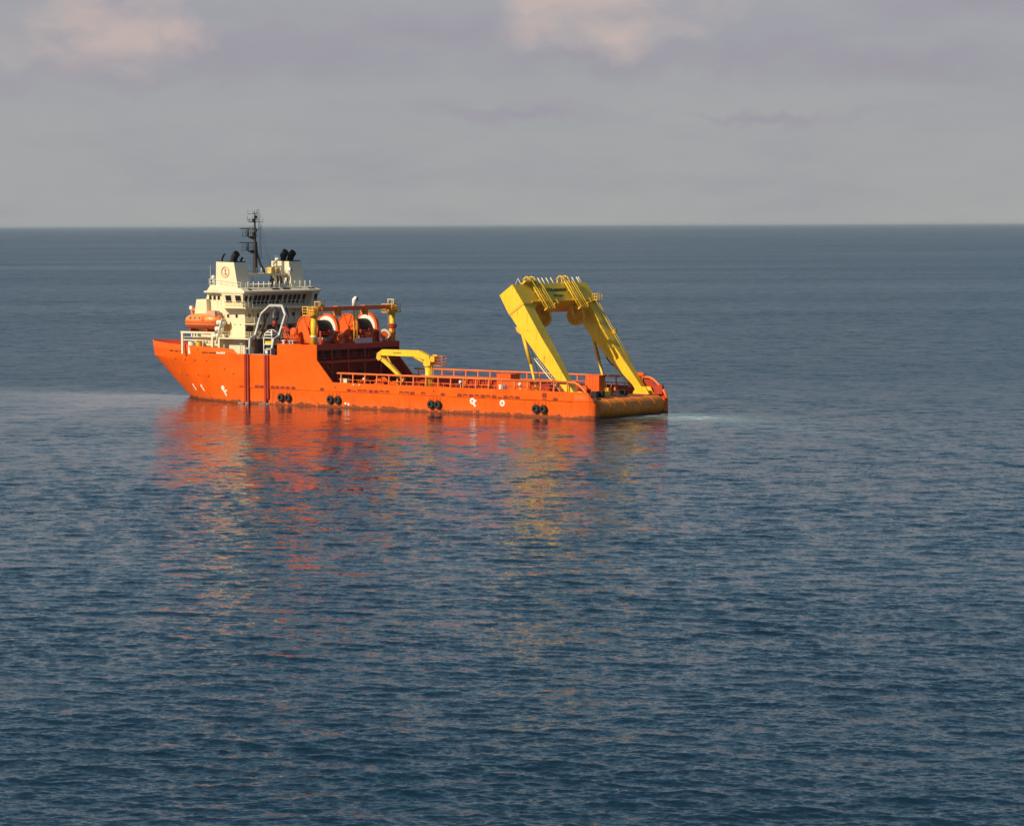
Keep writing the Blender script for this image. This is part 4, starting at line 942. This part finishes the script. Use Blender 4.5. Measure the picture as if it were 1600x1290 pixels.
obj('cowl', MB().pipe([(0, 0, 0), (0, 0, .75), (-.05, 0, 1.0), (-.25, -.1, 1.25), (-.5, -.2, 1.2)], .36, 16, [.36, .36, .40, .43, .40]), 'white', vt)
obj('cowl_mouth', MB().lathe([(.34, 0), (.34, .03)], (-.51, -.21, 1.2), (-.9, -.35, -.2), 14), 'black', vt)
obj('name_board', MB().box(56.28, 56.38, -3.4, .9, 10.15, 11.0), 'grey', shelter)
sh_rail = MB().rail([(56.55, 9.2, 10.2), (56.55, -9.2, 10.2)], 1.05, 1.7, (1.0, .5), .03, .04)
obj('edge_rail', sh_rail, 'red', shelter)
items = [('orange motor housing on the raised deck under the white cowl ventilator', 57.9, 3.2, 'orange'), ('red pump unit between the two big cable reels', 59.3, .5, 'red'), ('orange pump unit in front of the far cable reel', 58.2, -4.2, 'orange')]
for lab, x, y, mt in items:
    t_ = thing('pump_unit', lab, 'machinery', (x, y, 10.2))
    obj('housing', MB().box(-.6, .6, -.7, .7, 0, .9).lathe([(.45, -.6), (.45, .6), (.3, .7)], (0, 0, 1.25), (0, 1, 0), 14), mt, t_)
    obj('feed_pipe', MB().pipe([(-.5, .8, 0), (-.5, .9, .8), (-.1, .8, 1.4), (.1, .5, 1.5)], .1, 6), mt, t_)
wh = thing('hose_reel', 'round orange hose reel with pale rim near the starboard gantry post', 'hose reel', (57.6, -7.9, 10.2))
obj('wheel', MB().annulus((0, 0, 1.15), (-.6, .8, 0), .62, .95, .3, 24), 'white', wh); obj('hub', MB().lathe([(.62, -.2), (.62, .2)], (0, 0, 1.15), (-.6, .8, 0), 20), 'orange', wh); obj('stand', MB().box(-.2, .2, -.2, .2, 0, .9), 'red', wh)
wf = thing('spare_winch', 'red upright winch beyond the far cable reel', 'winch', (61.5, -9.3, 10.2))
obj('drum', MB().lathe([(.7, -.4), (.7, -.3), (.4, -.28), (.4, .28), (.7, .3), (.7, .4)], (0, 0, 2.0), (0, 1, 0), 18), 'red', wf); obj('frame', MB().box(-.6, .6, -.5, -.4, 0, 2.4).box(-.6, .6, .4, .5, 0, 2.4), 'red', wf)

# deck crane ---------------------------------------------------------------
ck = empty('deck_crane', ship, 'yellow knuckle-boom deck crane folded towards the bridge')
CXp, CYp = 33.3, 9.0
obj('pedestal', MB().tube((CXp, CYp, 2.9), (CXp, CYp, 7.2), .58, 20), 'yellow', ck)
obj('slewing_ring', MB().lathe([(.75, 0), (.75, .25)], (CXp, CYp, 7.2), (0, 0, 1), 20), 'yellow_dull', ck)
obj('crane_head', MB().prism([(CXp+.75, 7.45), (CXp+.55, 8.3), (CXp+.1, 8.9), (CXp-.45, 9.0), (CXp-.75, 8.2), (CXp-.75, 7.45)], 'y', CYp-.55, CYp+.55), 'yellow', ck)
obj('boom', MB().prism([(CXp+.2, 8.2), (CXp-.2, 8.95), (35.2, 9.78), (42.9, 9.75), (43.8, 9.3), (43.75, 8.7), (43.2, 8.75), (36.2, 8.75)], 'y', CYp-.38, CYp+.38), 'yellow', ck)
obj('boom_cylinder', MB().tube((CXp+.7, CYp+.05, 7.75), (36.3, CYp+.05, 8.7), .2, 10), 'yellow', ck)
obj('knuckle', MB().prism([(43.2, 8.9), (43.95, 9.2), (44.15, 8.3), (43.7, 7.9), (43.1, 8.2)], 'y', CYp-.5, CYp-.39).prism([(43.2, 8.9), (43.95, 9.2), (44.15, 8.3), (43.7, 7.9), (43.1, 8.2)], 'y', CYp+.39, CYp+.5), 'yellow_dull', ck)
obj('jib', MB().loft([[(x, CYp+a*w, z+b*h) for a, b in ((-1, -1), (1, -1), (1, 1), (-1, 1))] for x, z, w, h in ((43.75, 8.55, .35, .35), (41.2, 6.9, .33, .38), (39.1, 5.25, .28, .3))]), 'yellow', ck)
obj('jib_tip', MB().obox((38.85, CYp, 5.05), Vector((.78, 0, .62)), (0, 1, 0), Vector((-.62, 0, .78)), .35, .22, .22).lathe([(.22, -.1), (.22, .1)], (38.6, CYp+.1, 5.15), (0, 1, 0), 12), 'yellow_dull', ck)
obj('jib_rest', MB().tube((40.0, CYp, 2.9), (40.0, CYp, 5.6), .13, 8).box(39.7, 40.3, CYp-.4, CYp+.4, 5.4, 5.55), 'yellow_dull', ck)
obj('jib_cylinder', MB().tube((42.4, CYp, 8.9), (41.3, CYp, 7.5), .12, 8), 'yellow_dull', ck)
obj('winch_house', MB().box(32.0, 33.0, CYp-.9, CYp-.56, 7.6, 9.1).box(31.7, 32.6, CYp-.55, CYp+.5, 8.0, 8.9), 'yellow_dull', ck)
cb = MB()
for a in (30.4, 31.7):
    for b_ in (CYp-.9, CYp+.2): cb.tube((a, b_, 7.4), (a, b_, 8.9), .05, 6)
for z in (7.45, 7.9, 8.4, 8.9): cb.rail([(30.4, CYp-.9, z), (31.7, CYp-.9, z), (31.7, CYp+.2, z), (30.4, CYp+.2, z), (30.4, CYp-.9, z)], .001, 9, (1,), .035, .035, False)
obj('operator_basket', cb.box(30.35, 32.3, CYp-.9, CYp+.2, 7.35, 7.42), 'rust', ck)
obj('crane_ladder', MB().tube((32.55, CYp-.2, 2.9), (32.55, CYp-.2, 7.4), .05, 6).tube((32.55, CYp+.2, 2.9), (32.55, CYp+.2, 7.4), .05, 6), 'yellow_dull', ck)
cl_ = MB(); x = 40.5
while x > 38.9: w = rnd.uniform(.1, .2); cl_.box(x-w, x, CYp+.37, CYp+.395, 9.14, 9.14+rnd.uniform(.14, .22)); x -= w+.08
obj('boom_lettering', cl_, 'lettering', ck)

# stern gantry (A-frame) ---------------------------------------------------------
af_ = empty('a_frame', ship, 'tall yellow stern gantry leaning forward over the deck')
WY = 9.6
u_al = Vector((2.08, 0, 2.81)).normalized()       # along the leg, upward
n_aft = Vector((-2.81, 0, 2.08)).normalized()     # normal of the aft face
beam_poly = [(18.07, 18.87), (15.46, 20.63), (13.38, 17.82), (16.24, 15.95)]
cbm = obj('crossbeam', MB().prism(beam_poly, 'y', -WY, WY), 'yellow', af_)
obj('beam_flange', MB().obox((13.34, 0, 17.86), u_al, (0, 1, 0), n_aft, .07, 7.3, .12), 'yellow', af_)
for s in (1, -1):
    st = [((16.15, 15.85), (13.42, 17.66), 7.35), ((13.3, 12.45), (9.5, 12.03), 7.4), ((10.29, 9.08), (7.35, 9.3), 7.75), ((5.4, 4.39), (3.62, 4.2), 8.45), ((4.3, 2.95), (2.75, 2.95), 8.5)]
    leg = obj('leg', MB().loft([[(f[0], s*(WY-.12), f[1]), (a[0], s*(WY-.12), a[1]), (a[0], s*yi, a[1]), (f[0], s*yi, f[1])] for f, a, yi in st]), 'yellow', af_)
    obj('leg_joint', MB().loft([[(f[0], s*(WY-.03), f[1]), (a[0], s*(WY-.03), a[1]), (a[0], s*(yi-.06), a[1]), (f[0], s*(yi-.06), f[1])] for f, a, yi in (((16.24, 15.95), (13.38, 17.82), 7.35), ((16.1, 15.72), (13.2, 17.56), 7.35))]), 'yellow_dull', af_)
    obj('haunch', MB().prism([(s*7.4, 17.6), (s*5.2, 17.75), (s*7.4, 14.6)], 'x', 13.75, 15.2), 'yellow', af_)
    obj('ram_bracket', MB().prism([(14.6, 14.0), (15.2, 13.9), (14.9, 13.2), (14.0, 12.7), (13.4, 12.6)], 'y', s*8.6, s*9.2), 'yellow_dull', af_)
    ram = MB().tube((13.95, s*8.9, 12.85), (12.4, s*8.9, 8.2), .3, 12).tube((12.4, s*8.9, 8.2), (10.9, s*8.9, 3.2), .22, 12)
    obj('hydraulic_ram', ram, 'yellow', af_)
    obj('ram_hose', MB().pipe([(13.2, s*8.4, 12.4), (12.2, s*8.35, 9.0), (11.6, s*8.4, 7.5), (10.9, s*8.4, 5.6), (10.6, s*8.4, 3.2)], .05, 5), 'black', af_)
    obj('ram_foot', MB().box(10.2, 11.5, s*8.5, s*9.3, 2.95, 3.7), 'yellow_dull', af_)
    obj('leg_foot', MB().prism([(1.9, 2.95), (5.2, 2.95), (4.4, 4.1), (2.6, 4.1)], 'y', s*8.2, s*8.44).prism([(1.9, 2.95), (5.2, 2.95), (4.4, 4.1), (2.6, 4.1)], 'y', s*9.5, s*9.7).lathe([(.35, 0), (.35, 1.5)], (3.5, s*8.15, 3.6), (0, s, 0), 14), 'yellow', af_)
    ld = MB(); p0, p1 = Vector((10.9, 0, 8.75)), Vector((6.0, 0, 4.0))
    for o_ in (.05, .65):
        ld.tube(p0+Vector((.15, s*(9.4-o_), .0)), p1+Vector((.15, s*(9.4-o_), 0)), .07, 6); ld.tube(p0+Vector((.5, s*(9.4-o_), .4)), p1+Vector((.5, s*(9.4-o_), .4)), .05, 5)
    for i in range(17):
        q = p0.lerp(p1, i/16)+Vector((.15, s*9.35, 0)); ld.obox(q+Vector((.1, -s*.3, .05)), (1, 0, 0), (0, 1, 0), (0, 0, 1), .16, .3, .03)
        if i % 3 == 0: ld.tube(q, q+Vector((.35, 0, .4)), .045, 5)
    obj('leg_stair', ld, 'cream', af_)
    obj('leg_end_cap', MB().lathe([(.10, 0), (.10, .05)], (15.5, s*(WY-.01), 18.9), (0, s, 0), 8).lathe([(.10, 0), (.10, .05)], (16.3, s*(WY-.01), 17.2), (0, s, 0), 8).lathe([(.1, 0), (.1, .16)], (12.5, s*(WY-.14), 13.5), (0, s, 0), 8).lathe([(.1, 0), (.1, .16)], (9.2, s*(WY-.14), 9.3), (0, s, 0), 8), 'yellow_dull', af_)
# outside platform and ladder on the far leg
obj('far_leg_platform', MB().box(12.2, 13.3, -9.6, -8.2, 17.75, 17.88).rail([(13.2, -9.55, 17.85), (12.25, -9.55, 17.85), (12.25, -8.25, 17.85), (13.2, -8.25, 17.85)], 1.0, .55, (1.0, .5), .04, .06), 'yellow', af_)
fl_ = MB()
for o_ in (0, .5): fl_.tube(Vector((12.55, -8.9+o_, 17.6)), Vector((6.0, -8.9+o_, 8.2)), .06, 6)
for i in range(30): q = Vector((12.55, -8.9, 17.6)).lerp(Vector((6.0, -8.9, 8.2)), i/29); fl_.tube(q, q+Vector((0, .5, 0)), .035, 4)
obj('far_leg_ladder', fl_, 'yellow', af_)
obj('far_leg_light', MB().box(9.35, 9.9, -9.75, -9.3, 12.5, 13.2), 'yellow_dull', af_)
obj('hanging_hose', MB().pipe([(10.6, -8.3, 9.6), (10.2, -8.3, 8.3), (9.4, -8.3, 7.5), (8.6, -8.3, 7.3), (7.7, -8.3, 7.9), (7.2, -8.3, 8.7)], .09, 6).pipe([(10.9, -8.3, 10.2), (9.8, -8.35, 8.9), (8.9, -8.4, 8.6), (8.2, -8.3, 9.6)], .07, 6), 'black', af_)
obj('junction_box', MB().box(8.6, 9.6, -8.2, -7.9, 8.7, 9.5), 'dark_grey', af_)
# sheaves with guide frames
for y in (4.1, -4.6):
    ax = Vector((-.25, .97, 0)).normalized(); cc = Vector((13.75, y, 15.3)); rr_ = 1.55
    sh_ = MB().annulus(cc, ax, rr_-.16, rr_, .5, 32); sh_.annulus(cc, ax, rr_-.3, rr_-.1, .18, 32); sh_.lathe([(.32, -.3), (.32, .3)], cc, ax, 16); 
    so = obj('sheave', sh_, 'yellow_dull', af_)
    obj('sheave_web', MB().lathe([(rr_-.15, -.03), (rr_-.15, .03)], cc, ax, 32), 'rust', af_)
    ux = Vector((0, 0, 1)).cross(ax).normalized()
    spm = MB()
    for i in range(16):
        a = 2*math.pi*i/16; e = ux*math.cos(a)+Vector((0, 0, 1))*math.sin(a); f_ = -ux*math.sin(a)+Vector((0, 0, 1))*math.cos(a)
        spm.obox(cc+e*.82, e, f_, ax, .55, .045, .16)
    obj('sheave_spokes', spm, 'yellow', af_)
    obj('sheave_hanger', MB().prism([(13.5, 15.15), (14.0, 15.15), (15.2, 16.9), (14.2, 17.5)], 'y', y+.35, y+.45).prism([(13.5, 15.15), (14.0, 15.15), (15.2, 16.9), (14.2, 17.5)], 'y', y-.5, y-.4), 'yellow_dull', af_)
    gf = MB(); y0 = y+.35
    base = Vector((13.38, 0, 17.82)) + n_aft*.45
    for o_ in (-.95, -.25, .25, .95):
        pts = [base + u_al*t + Vector((0, y0+o_, 0)) for t in (-1.7, 3.55)]
        a1 = pts[1]; hoop = [a1 - Vector((0, o_, 0)) + Vector((0, .6 if o_ > 0 else -.6, 0)) + d_ for d_ in (Vector((0, 0, 0)),)] + [a1 + u_al*.9 - n_aft*.1, a1 + u_al*1.35 - n_aft*.5, a1 + u_al*1.3 - n_aft*1.1, a1 + u_al*.7 - n_aft*1.5, a1 - u_al*.02 - n_aft*1.7]
        gf.pipe(pts, .10, 6)
        if abs(o_) > .5:
            sh_o = Vector((0, (.6 if o_ > 0 else -.6) - o_, 0)); hp = [hoop[0]] + [h_ + sh_o for h_ in hoop[1:]]
            gf.pipe(hp, .12, 6)
            for h_ in hp[1:-1]: gf.tube(h_ - Vector((0, .35, 0)), h_ + Vector((0, .35, 0)), .06, 5)
        for t in (-1.2, 0.2, 1.8, 3.3): 
            if t > 0: gf.tube(base+u_al*t+Vector((0, y0+o_, 0)), base+u_al*t+Vector((0, y0+o_, 0))-n_aft*.45, .06, 5)
        if abs(o_) > .5: gf.tube(base+u_al*-1.7+n_aft*.4+Vector((0, y0+o_, 0)), base+u_al*3.4+n_aft*.4+Vector((0, y0+o_, 0)), .05, 5)
    for i in range(13):
        t = -1.6+5.1*i/12
        for a, b_ in ((-.95, -.25), (.25, .95)): gf.tube(base+u_al*t+Vector((0, y0+a, 0)), base+u_al*t+Vector((0, y0+b_, 0)), .05, 5)
        if i % 3 == 0:
            for o_ in (-.95, .95): gf.tube(base+u_al*t+Vector((0, y0+o_, 0)), base+u_al*t+n_aft*.4+Vector((0, y0+o_, 0)), .04, 4)
    obj('wire_guide_frame', gf, 'yellow', af_)
    obj('guide_foot', MB().obox(base+u_al*-1.75+Vector((0, y0, 0)), (0, 1, 0), u_al, n_aft, 1.15, .1, .3), 'yellow', af_)
    if y > 0: obj('guide_platform', MB().obox(Vector((15.5, y0+1.0, 20.75)), (0, 1, 0), u_al, n_aft, 1.5, .12, .7), 'yellow', af_)
    obj('guide_step', MB().obox(base+u_al*-1.1+n_aft*.3+Vector((0, y0-1.7, 0)), (0, 1, 0), u_al, n_aft, .6, .07, .35).tube(base+u_al*-1.1+n_aft*.5+Vector((0, y0-2.2, 0)), base+u_al*-.2+n_aft*.5+Vector((0, y0-2.2, 0)), .05, 5), 'yellow', af_)
for y in (7.0, 1.9, .9, -.2, -1.4, -7.0, -8.2, -8.7):
    obj('top_stanchion', MB().tube(Vector((15.7, y, 20.5)), Vector((15.7, y, 20.5))+u_al*1.25, .08, 6), 'cream', af_)
obj('top_grab_rail', MB().tube(Vector((15.7, 8.6, 20.5))+u_al*.0, Vector((15.7, 7.0, 20.5))+u_al*1.2, .05, 5), 'cream', af_)
for txt, size, off in (('HYDRAMARINE', .80, 2.15), ('SWL 250 T', .55, 1.05)):
    me = text_mesh(txt, size); me.materials.clear(); me.materials.append(MATS['lettering'])
    o = same('beam_lettering', me, af_); p = Vector((13.38, -.45, 17.82)) + u_al*off + n_aft*.012
    o.matrix_local = frame_matrix(p, (0, -1, 0), u_al, n_aft); me.materials.clear(); me.materials.append(MATS['black'])

# fittings on the working deck ------------------------------------------------------
def deck_box(name, label, cat, x, y, sx, sy, sz, mat, ribs=True):
    t_ = thing(name, label, cat, (x, y, 2.95))
    obj('body', MB().box(-sx/2, sx/2, -sy/2, sy/2, 0, sz), mat, t_)
    if ribs:
        rm = MB().box(-.04, .04, 0, .05, .05, sz-.05).mesh('rib'); rm.materials.append(MATS[mat])
        for i in range(5):
            a = -sx/2+.08+(sx-.16)*i/4
            same('rib', rm, t_, (a, sy/2, 0)); same('rib', rm, t_, (a, -sy/2-.05, 0))
    obj('lid', MB().box(-sx/2-.04, sx/2+.04, -sy/2-.06, sy/2+.06, sz, sz+.07), mat, t_)
deck_box('supply_crate', 'pale cream crate at the forward end of the working deck rail', 'crate', 51.3, 9.2, 1.5, .7, 1.7, 'cream')
deck_box('tool_locker', 'small white locker behind the rail between crane and stern gantry', 'locker', 17.8, 9.2, 1.1, .6, 1.75, 'white')
deck_box('winch_house', 'tall orange winch house on the far side forward of the far gantry leg', 'deck house', 12.6, -8.2, 2.8, 1.6, 2.7, 'orange')
deck_box('cargo_basket', 'long low orange cargo container in the middle of the working deck', 'container', 24, -3, 6, 2.4, 1.6, 'orange')
deck_box('cargo_basket', 'orange container on the deck directly aft of the yellow crane', 'container', 28.5, -5.5, 3, 2.4, 2.6, 'orange')
deck_box('cargo_basket', 'dark red container behind the rail forward of the crane', 'container', 37, 0, 5, 2.5, 2.0, 'red')
deck_box('equipment_skid', 'red equipment skid near the foot of the near gantry leg', 'skid', 15, 2, 4, 2.5, 1.5, 'red')
def drum_winch(label, x, y, r, mat, w=1.2):
    t_ = thing('deck_winch', label, 'winch', (x, y, 2.95))
    obj('drum', MB().lathe([(r, -w/2), (r, -w/2+.1), (r*.55, -w/2+.12), (r*.55, w/2-.12), (r, w/2-.1), (r, w/2)], (0, 0, r+.1), (0, 1, 0), 22), mat, t_)
    obj('base', MB().box(-r, r, -w/2-.15, w/2+.15, 0, .3).prism([(-r*.5, .3), (r*.5, .3), (.15, r+.2), (-.15, r+.2)], 'y', w/2+.02, w/2+.12), mat, t_)
drum_winch('large orange drum winch behind the rail forward of the folded crane jib', 44.0, 8.4, 1.05, 'orange')
drum_winch('red drum winch behind the rail next to the crane pedestal', 35.6, 8.3, .95, 'red')
drum_winch('orange drum winch on the far side ahead of the crane', 30.6, -8.2, 1.1, 'orange')
drum_winch('orange tugger winch on deck just ahead of the stern roller', 9.5, -1.5, .7, 'orange')
pw = MB()
for i in range(3): pw.pipe([(48.2, 9.1-.2*i, 2.95), (48.2, 9.1-.2*i, 4.3+.25*i), (47.8, 9.1-.2*i, 4.65+.25*i), (46.6, 9.1-.2*i, 4.7+.25*i)], .12, 7)
t_ = thing('vent_pipes', 'cluster of bent red vent pipes behind the forward rail', 'pipes', (47.4, 9.0, 2.95))
pv = obj('pipe_run', MB(), None, None) if False else None
vp = MB()
for i in range(3): vp.pipe([(.8, .1-.25*i, 0), (.8, .1-.25*i, 1.1+.22*i), (.45, .1-.25*i, 1.4+.22*i), (-.8, .1-.25*i, 1.42+.22*i)], .11, 8)
obj('pipe', vp, 'orange', t_); obj('valve', MB().lathe([(.2, 0), (.2, .3)], (-.2, .1, 1.75), (0, 0, 1), 10), 'white', t_)
for i, (x, lab) in enumerate(((26.2, 'round white lamp on the rail beside the crane'), (14.0, 'small white lamp at the rail near the gantry ram'))):
    t_ = thing('deck_lamp', lab, 'lamp', (x, 9.55, 4.1 if i == 0 else 4.11)); obj('stalk', MB().tube((0, 0, -1.2), (0, 0, .6), .06, 6), 'grey', t_); obj('globe', MB().lathe([(.08, 0), (.26, .12), (.3, .32), (.22, .5), (.05, .58)], (0, 0, .55), (0, 0, 1), 14, True), 'white', t_)
t_ = thing('rope_coil', 'pale coil of mooring rope on deck behind the forward rail', 'rope', (45.9, 8.7, 2.95))
rc = MB()
for i in range(5): rc.annulus((0, 0, .12+.2*i), (0, 0, 1), .45, .85-.05*i, .19, 20, up=(1, 0, 0))
obj('coil', rc, 'grey', t_)
t_ = thing('gas_rack', 'rack of upright orange gas bottles behind the rail aft of the white lamp', 'gas bottles', (22.0, 8.6, 2.95))
obj('rack_frame', MB().rail([(-1.2, -.5, 0), (1.2, -.5, 0), (1.2, .5, 0), (-1.2, .5, 0), (-1.2, -.5, 0)], 1.5, 2.4, (1, .4), .05, .06), 'red', t_)
gb = MB().lathe([(.14, 0), (.14, 1.4), (.06, 1.6), (.05, 1.7)], (0, 0, 0), (0, 0, 1), 10, True).mesh('gas_bottle'); gb.materials.append(MATS['orange'])
for i in range(6):
    for j in range(2): same('gas_bottle', gb, t_, (-.95+.38*i, -.22+.44*j, .02))
t_ = thing('pipe_stack', 'stack of long red pipes lying along the deck behind the midships rail', 'pipes', (27.5, 6.6, 2.95))
pm_ = MB().tube((-4, 0, 0), (4, 0, 0), .2, 10).mesh('pipe'); pm_.materials.append(MATS['red'])
for k_ in range(3):
    for j in range(5-k_): same('pipe', pm_, t_, (0, -.9+.42*j+.21*k_, .2+.37*k_))
t_ = thing('chain_pile', 'rusty pile of anchor chain on deck near the foot of the gantry ram', 'chain', (12.8, 5.5, 2.95))
ch_ = MB()
for i in range(40):
    a = rnd.uniform(0, 6.28); rr_ = rnd.uniform(0, 1.2); ch_.annulus((rr_*math.cos(a), rr_*math.sin(a), .15+.55*(1-rr_/1.3)*rnd.random()), (rnd.uniform(-1, 1), rnd.uniform(-1, 1), rnd.uniform(.1, 1)), .12, .24, .1, 8, up=(0, 0, 1))
co = obj('links', ch_, 'rust', t_); co['kind'] = 'stuff'
deck_box('tool_locker', 'red tool locker behind the rail between the crane and the pipe stack', 'locker', 30.3, 8.5, 1.4, 1.0, 1.6, 'red')
deck_box('supply_crate', 'orange supply crate behind the rail under the crane boom', 'crate', 41.4, 7.6, 2.0, 1.4, 1.5, 'orange')
# stern gear
t_ = thing('chain_stopper', 'black chain stopper ahead of the roller, left of the two', 'stopper', (3.0, 3.8, 2.95))
obj('jaw', MB().box(-.5, .5, -1.1, -.5, 0, 1.0).box(-.5, .5, .5, 1.1, 0, 1.0), 'black', t_); obj('guide_roller', MB().lathe([(.28, 0), (.28, .9), (.34, .95)], (.2, 0, 0), (0, 0, 1), 12), 'dark_grey', t_)
t_ = thing('chain_stopper', 'black chain stopper ahead of the roller, right of the two', 'stopper', (3.0, -2.2, 2.95))
obj('jaw', MB().box(-.5, .5, -1.1, -.5, 0, .9).box(-.5, .5, .5, 1.1, 0, .9), 'black', t_); obj('guide_roller', MB().lathe([(.28, 0), (.28, .9), (.34, .95)], (.2, 0, 0), (0, 0, 1), 12), 'dark_grey', t_)
deck_box('stern_pallet', 'low yellow pallet rack on deck between the two chain stoppers', 'rack', 4.4, 1.2, 1.6, 3.0, .75, 'yellow')
t_ = thing('steel_wire', 'dark tow wire running along the deck to the roller', 'wire', (0, 0, 2.95))
obj('strand', MB().pipe([(22, .5, .1), (14, .3, .12), (8, -.3, .12), (3.5, -.6, .3), (1.2, -.7, .25)], .07, 6), 'dark_grey', t_)
for s, lab in ((1, 'dark vertical fender block at the port end of the stern roller'), (-1, 'dark red fender block at the far end of the stern roller')):
    pass
obj('far_bulwark_panel', MB().box(2.2, 7.0, -10.2, -10.05, 2.95, 5.4), 'red', ship)
obj('far_bulwark_panel', MB().box(.3, 1.9, -10.0, -9.6, 2.95, 4.4), 'red', ship)
obj('hinge_block', MB().box(3.9, 5.6, -9.75, -9.5, 5.75, 6.3), 'orange', af_)

# tyre fenders -----------------------------------------------------------------
TY = [(64.41, 1.22), (62.80, 1.22), (53.28, 1.25), (51.63, 1.25), (31.44, 1.22), (30.00, 1.22), (9.98, 1.28), (8.48, 1.28)]
WHERE = ['under the freeing ports aft of the guide rails', 'below the sloping end of the raised hull side', 'below the yellow deck crane', 'below the foot of the near gantry leg']
tyre = MB().lathe([(.36, -.17), (.50, -.19), (.62, -.14), (.66, 0), (.62, .14), (.50, .19), (.36, .17), (.33, 0), (.36, -.17)], (0, 0, 0), (0, 1, 0), 28, True, cap=False).mesh('tyre')
tyre.materials.append(MATS['rubber'])
tread = MB()
for i in range(24):
    a = 2*math.pi*i/24; tread.obox((.655*math.cos(a), 0, .655*math.sin(a)), (math.cos(a), 0, math.sin(a)), (0, 1, 0), (-math.sin(a), 0, math.cos(a)), .02, .13, .05)
tread = tread.mesh('tread'); tread.materials.append(MATS['rubber'])
bead = MB().annulus((0, .2, 0), (0, 1, 0), .34, .43, .03, 24).mesh('bead'); bead.materials.append(MATS['dark_grey'])
plug = MB().lathe([(.36, -.12), (.36, -.08)], (0, 0, 0), (0, 1, 0), 20).mesh('hole_shade_disc'); plug.materials.append(MATS['rubber'])  # black disc filling the tyre hole, painted stand-in for the shade inside it
chain = MB()
for s in (-1, 1): chain.tube((.30*s, -.12, .4), (.36*s, -.20, 1.15), .035, 5)
chain = chain.mesh('chain'); chain.materials.append(MATS['dark_red'])
for i, (x, z) in enumerate(TY):
    t_ = thing('tyre_fender', ('left' if i % 2 == 0 else 'right') + ' black tyre of the pair hung ' + WHERE[i//2], 'tyre', (x, 10.76, z), 'tyre fenders hung in pairs along the hull')
    same('tyre', tyre, t_); same('tread', tread, t_); same('bead', bead, t_); same('hole_shade_disc', plug, t_); same('chain', chain, t_)

ship_parts = len(bpy.data.objects)
print('objects', ship_parts)

# sea haze ------------------------------------------------------------------------
hb = obj('haze', MB().box(-95000, 95000, -95000, 95000, -2, 36), None); hb['kind'] = 'stuff'; hb['label'] = 'thin pale sea haze lying over the water'
hm = bpy.data.materials.new('haze'); hm.use_nodes = True; hn, hl = hm.node_tree.nodes, hm.node_tree.links; hn.clear()
pv = N(hn, 'ShaderNodeVolumePrincipled'); pv.inputs['Density'].default_value = 2.0e-5; pv.inputs['Color'].default_value = (.62, .74, .86, 1); pv.inputs['Anisotropy'].default_value = 0
ho = N(hn, 'ShaderNodeOutputMaterial'); hl.new(pv.outputs[0], ho.inputs['Volume']); hb.data.materials.append(hm)
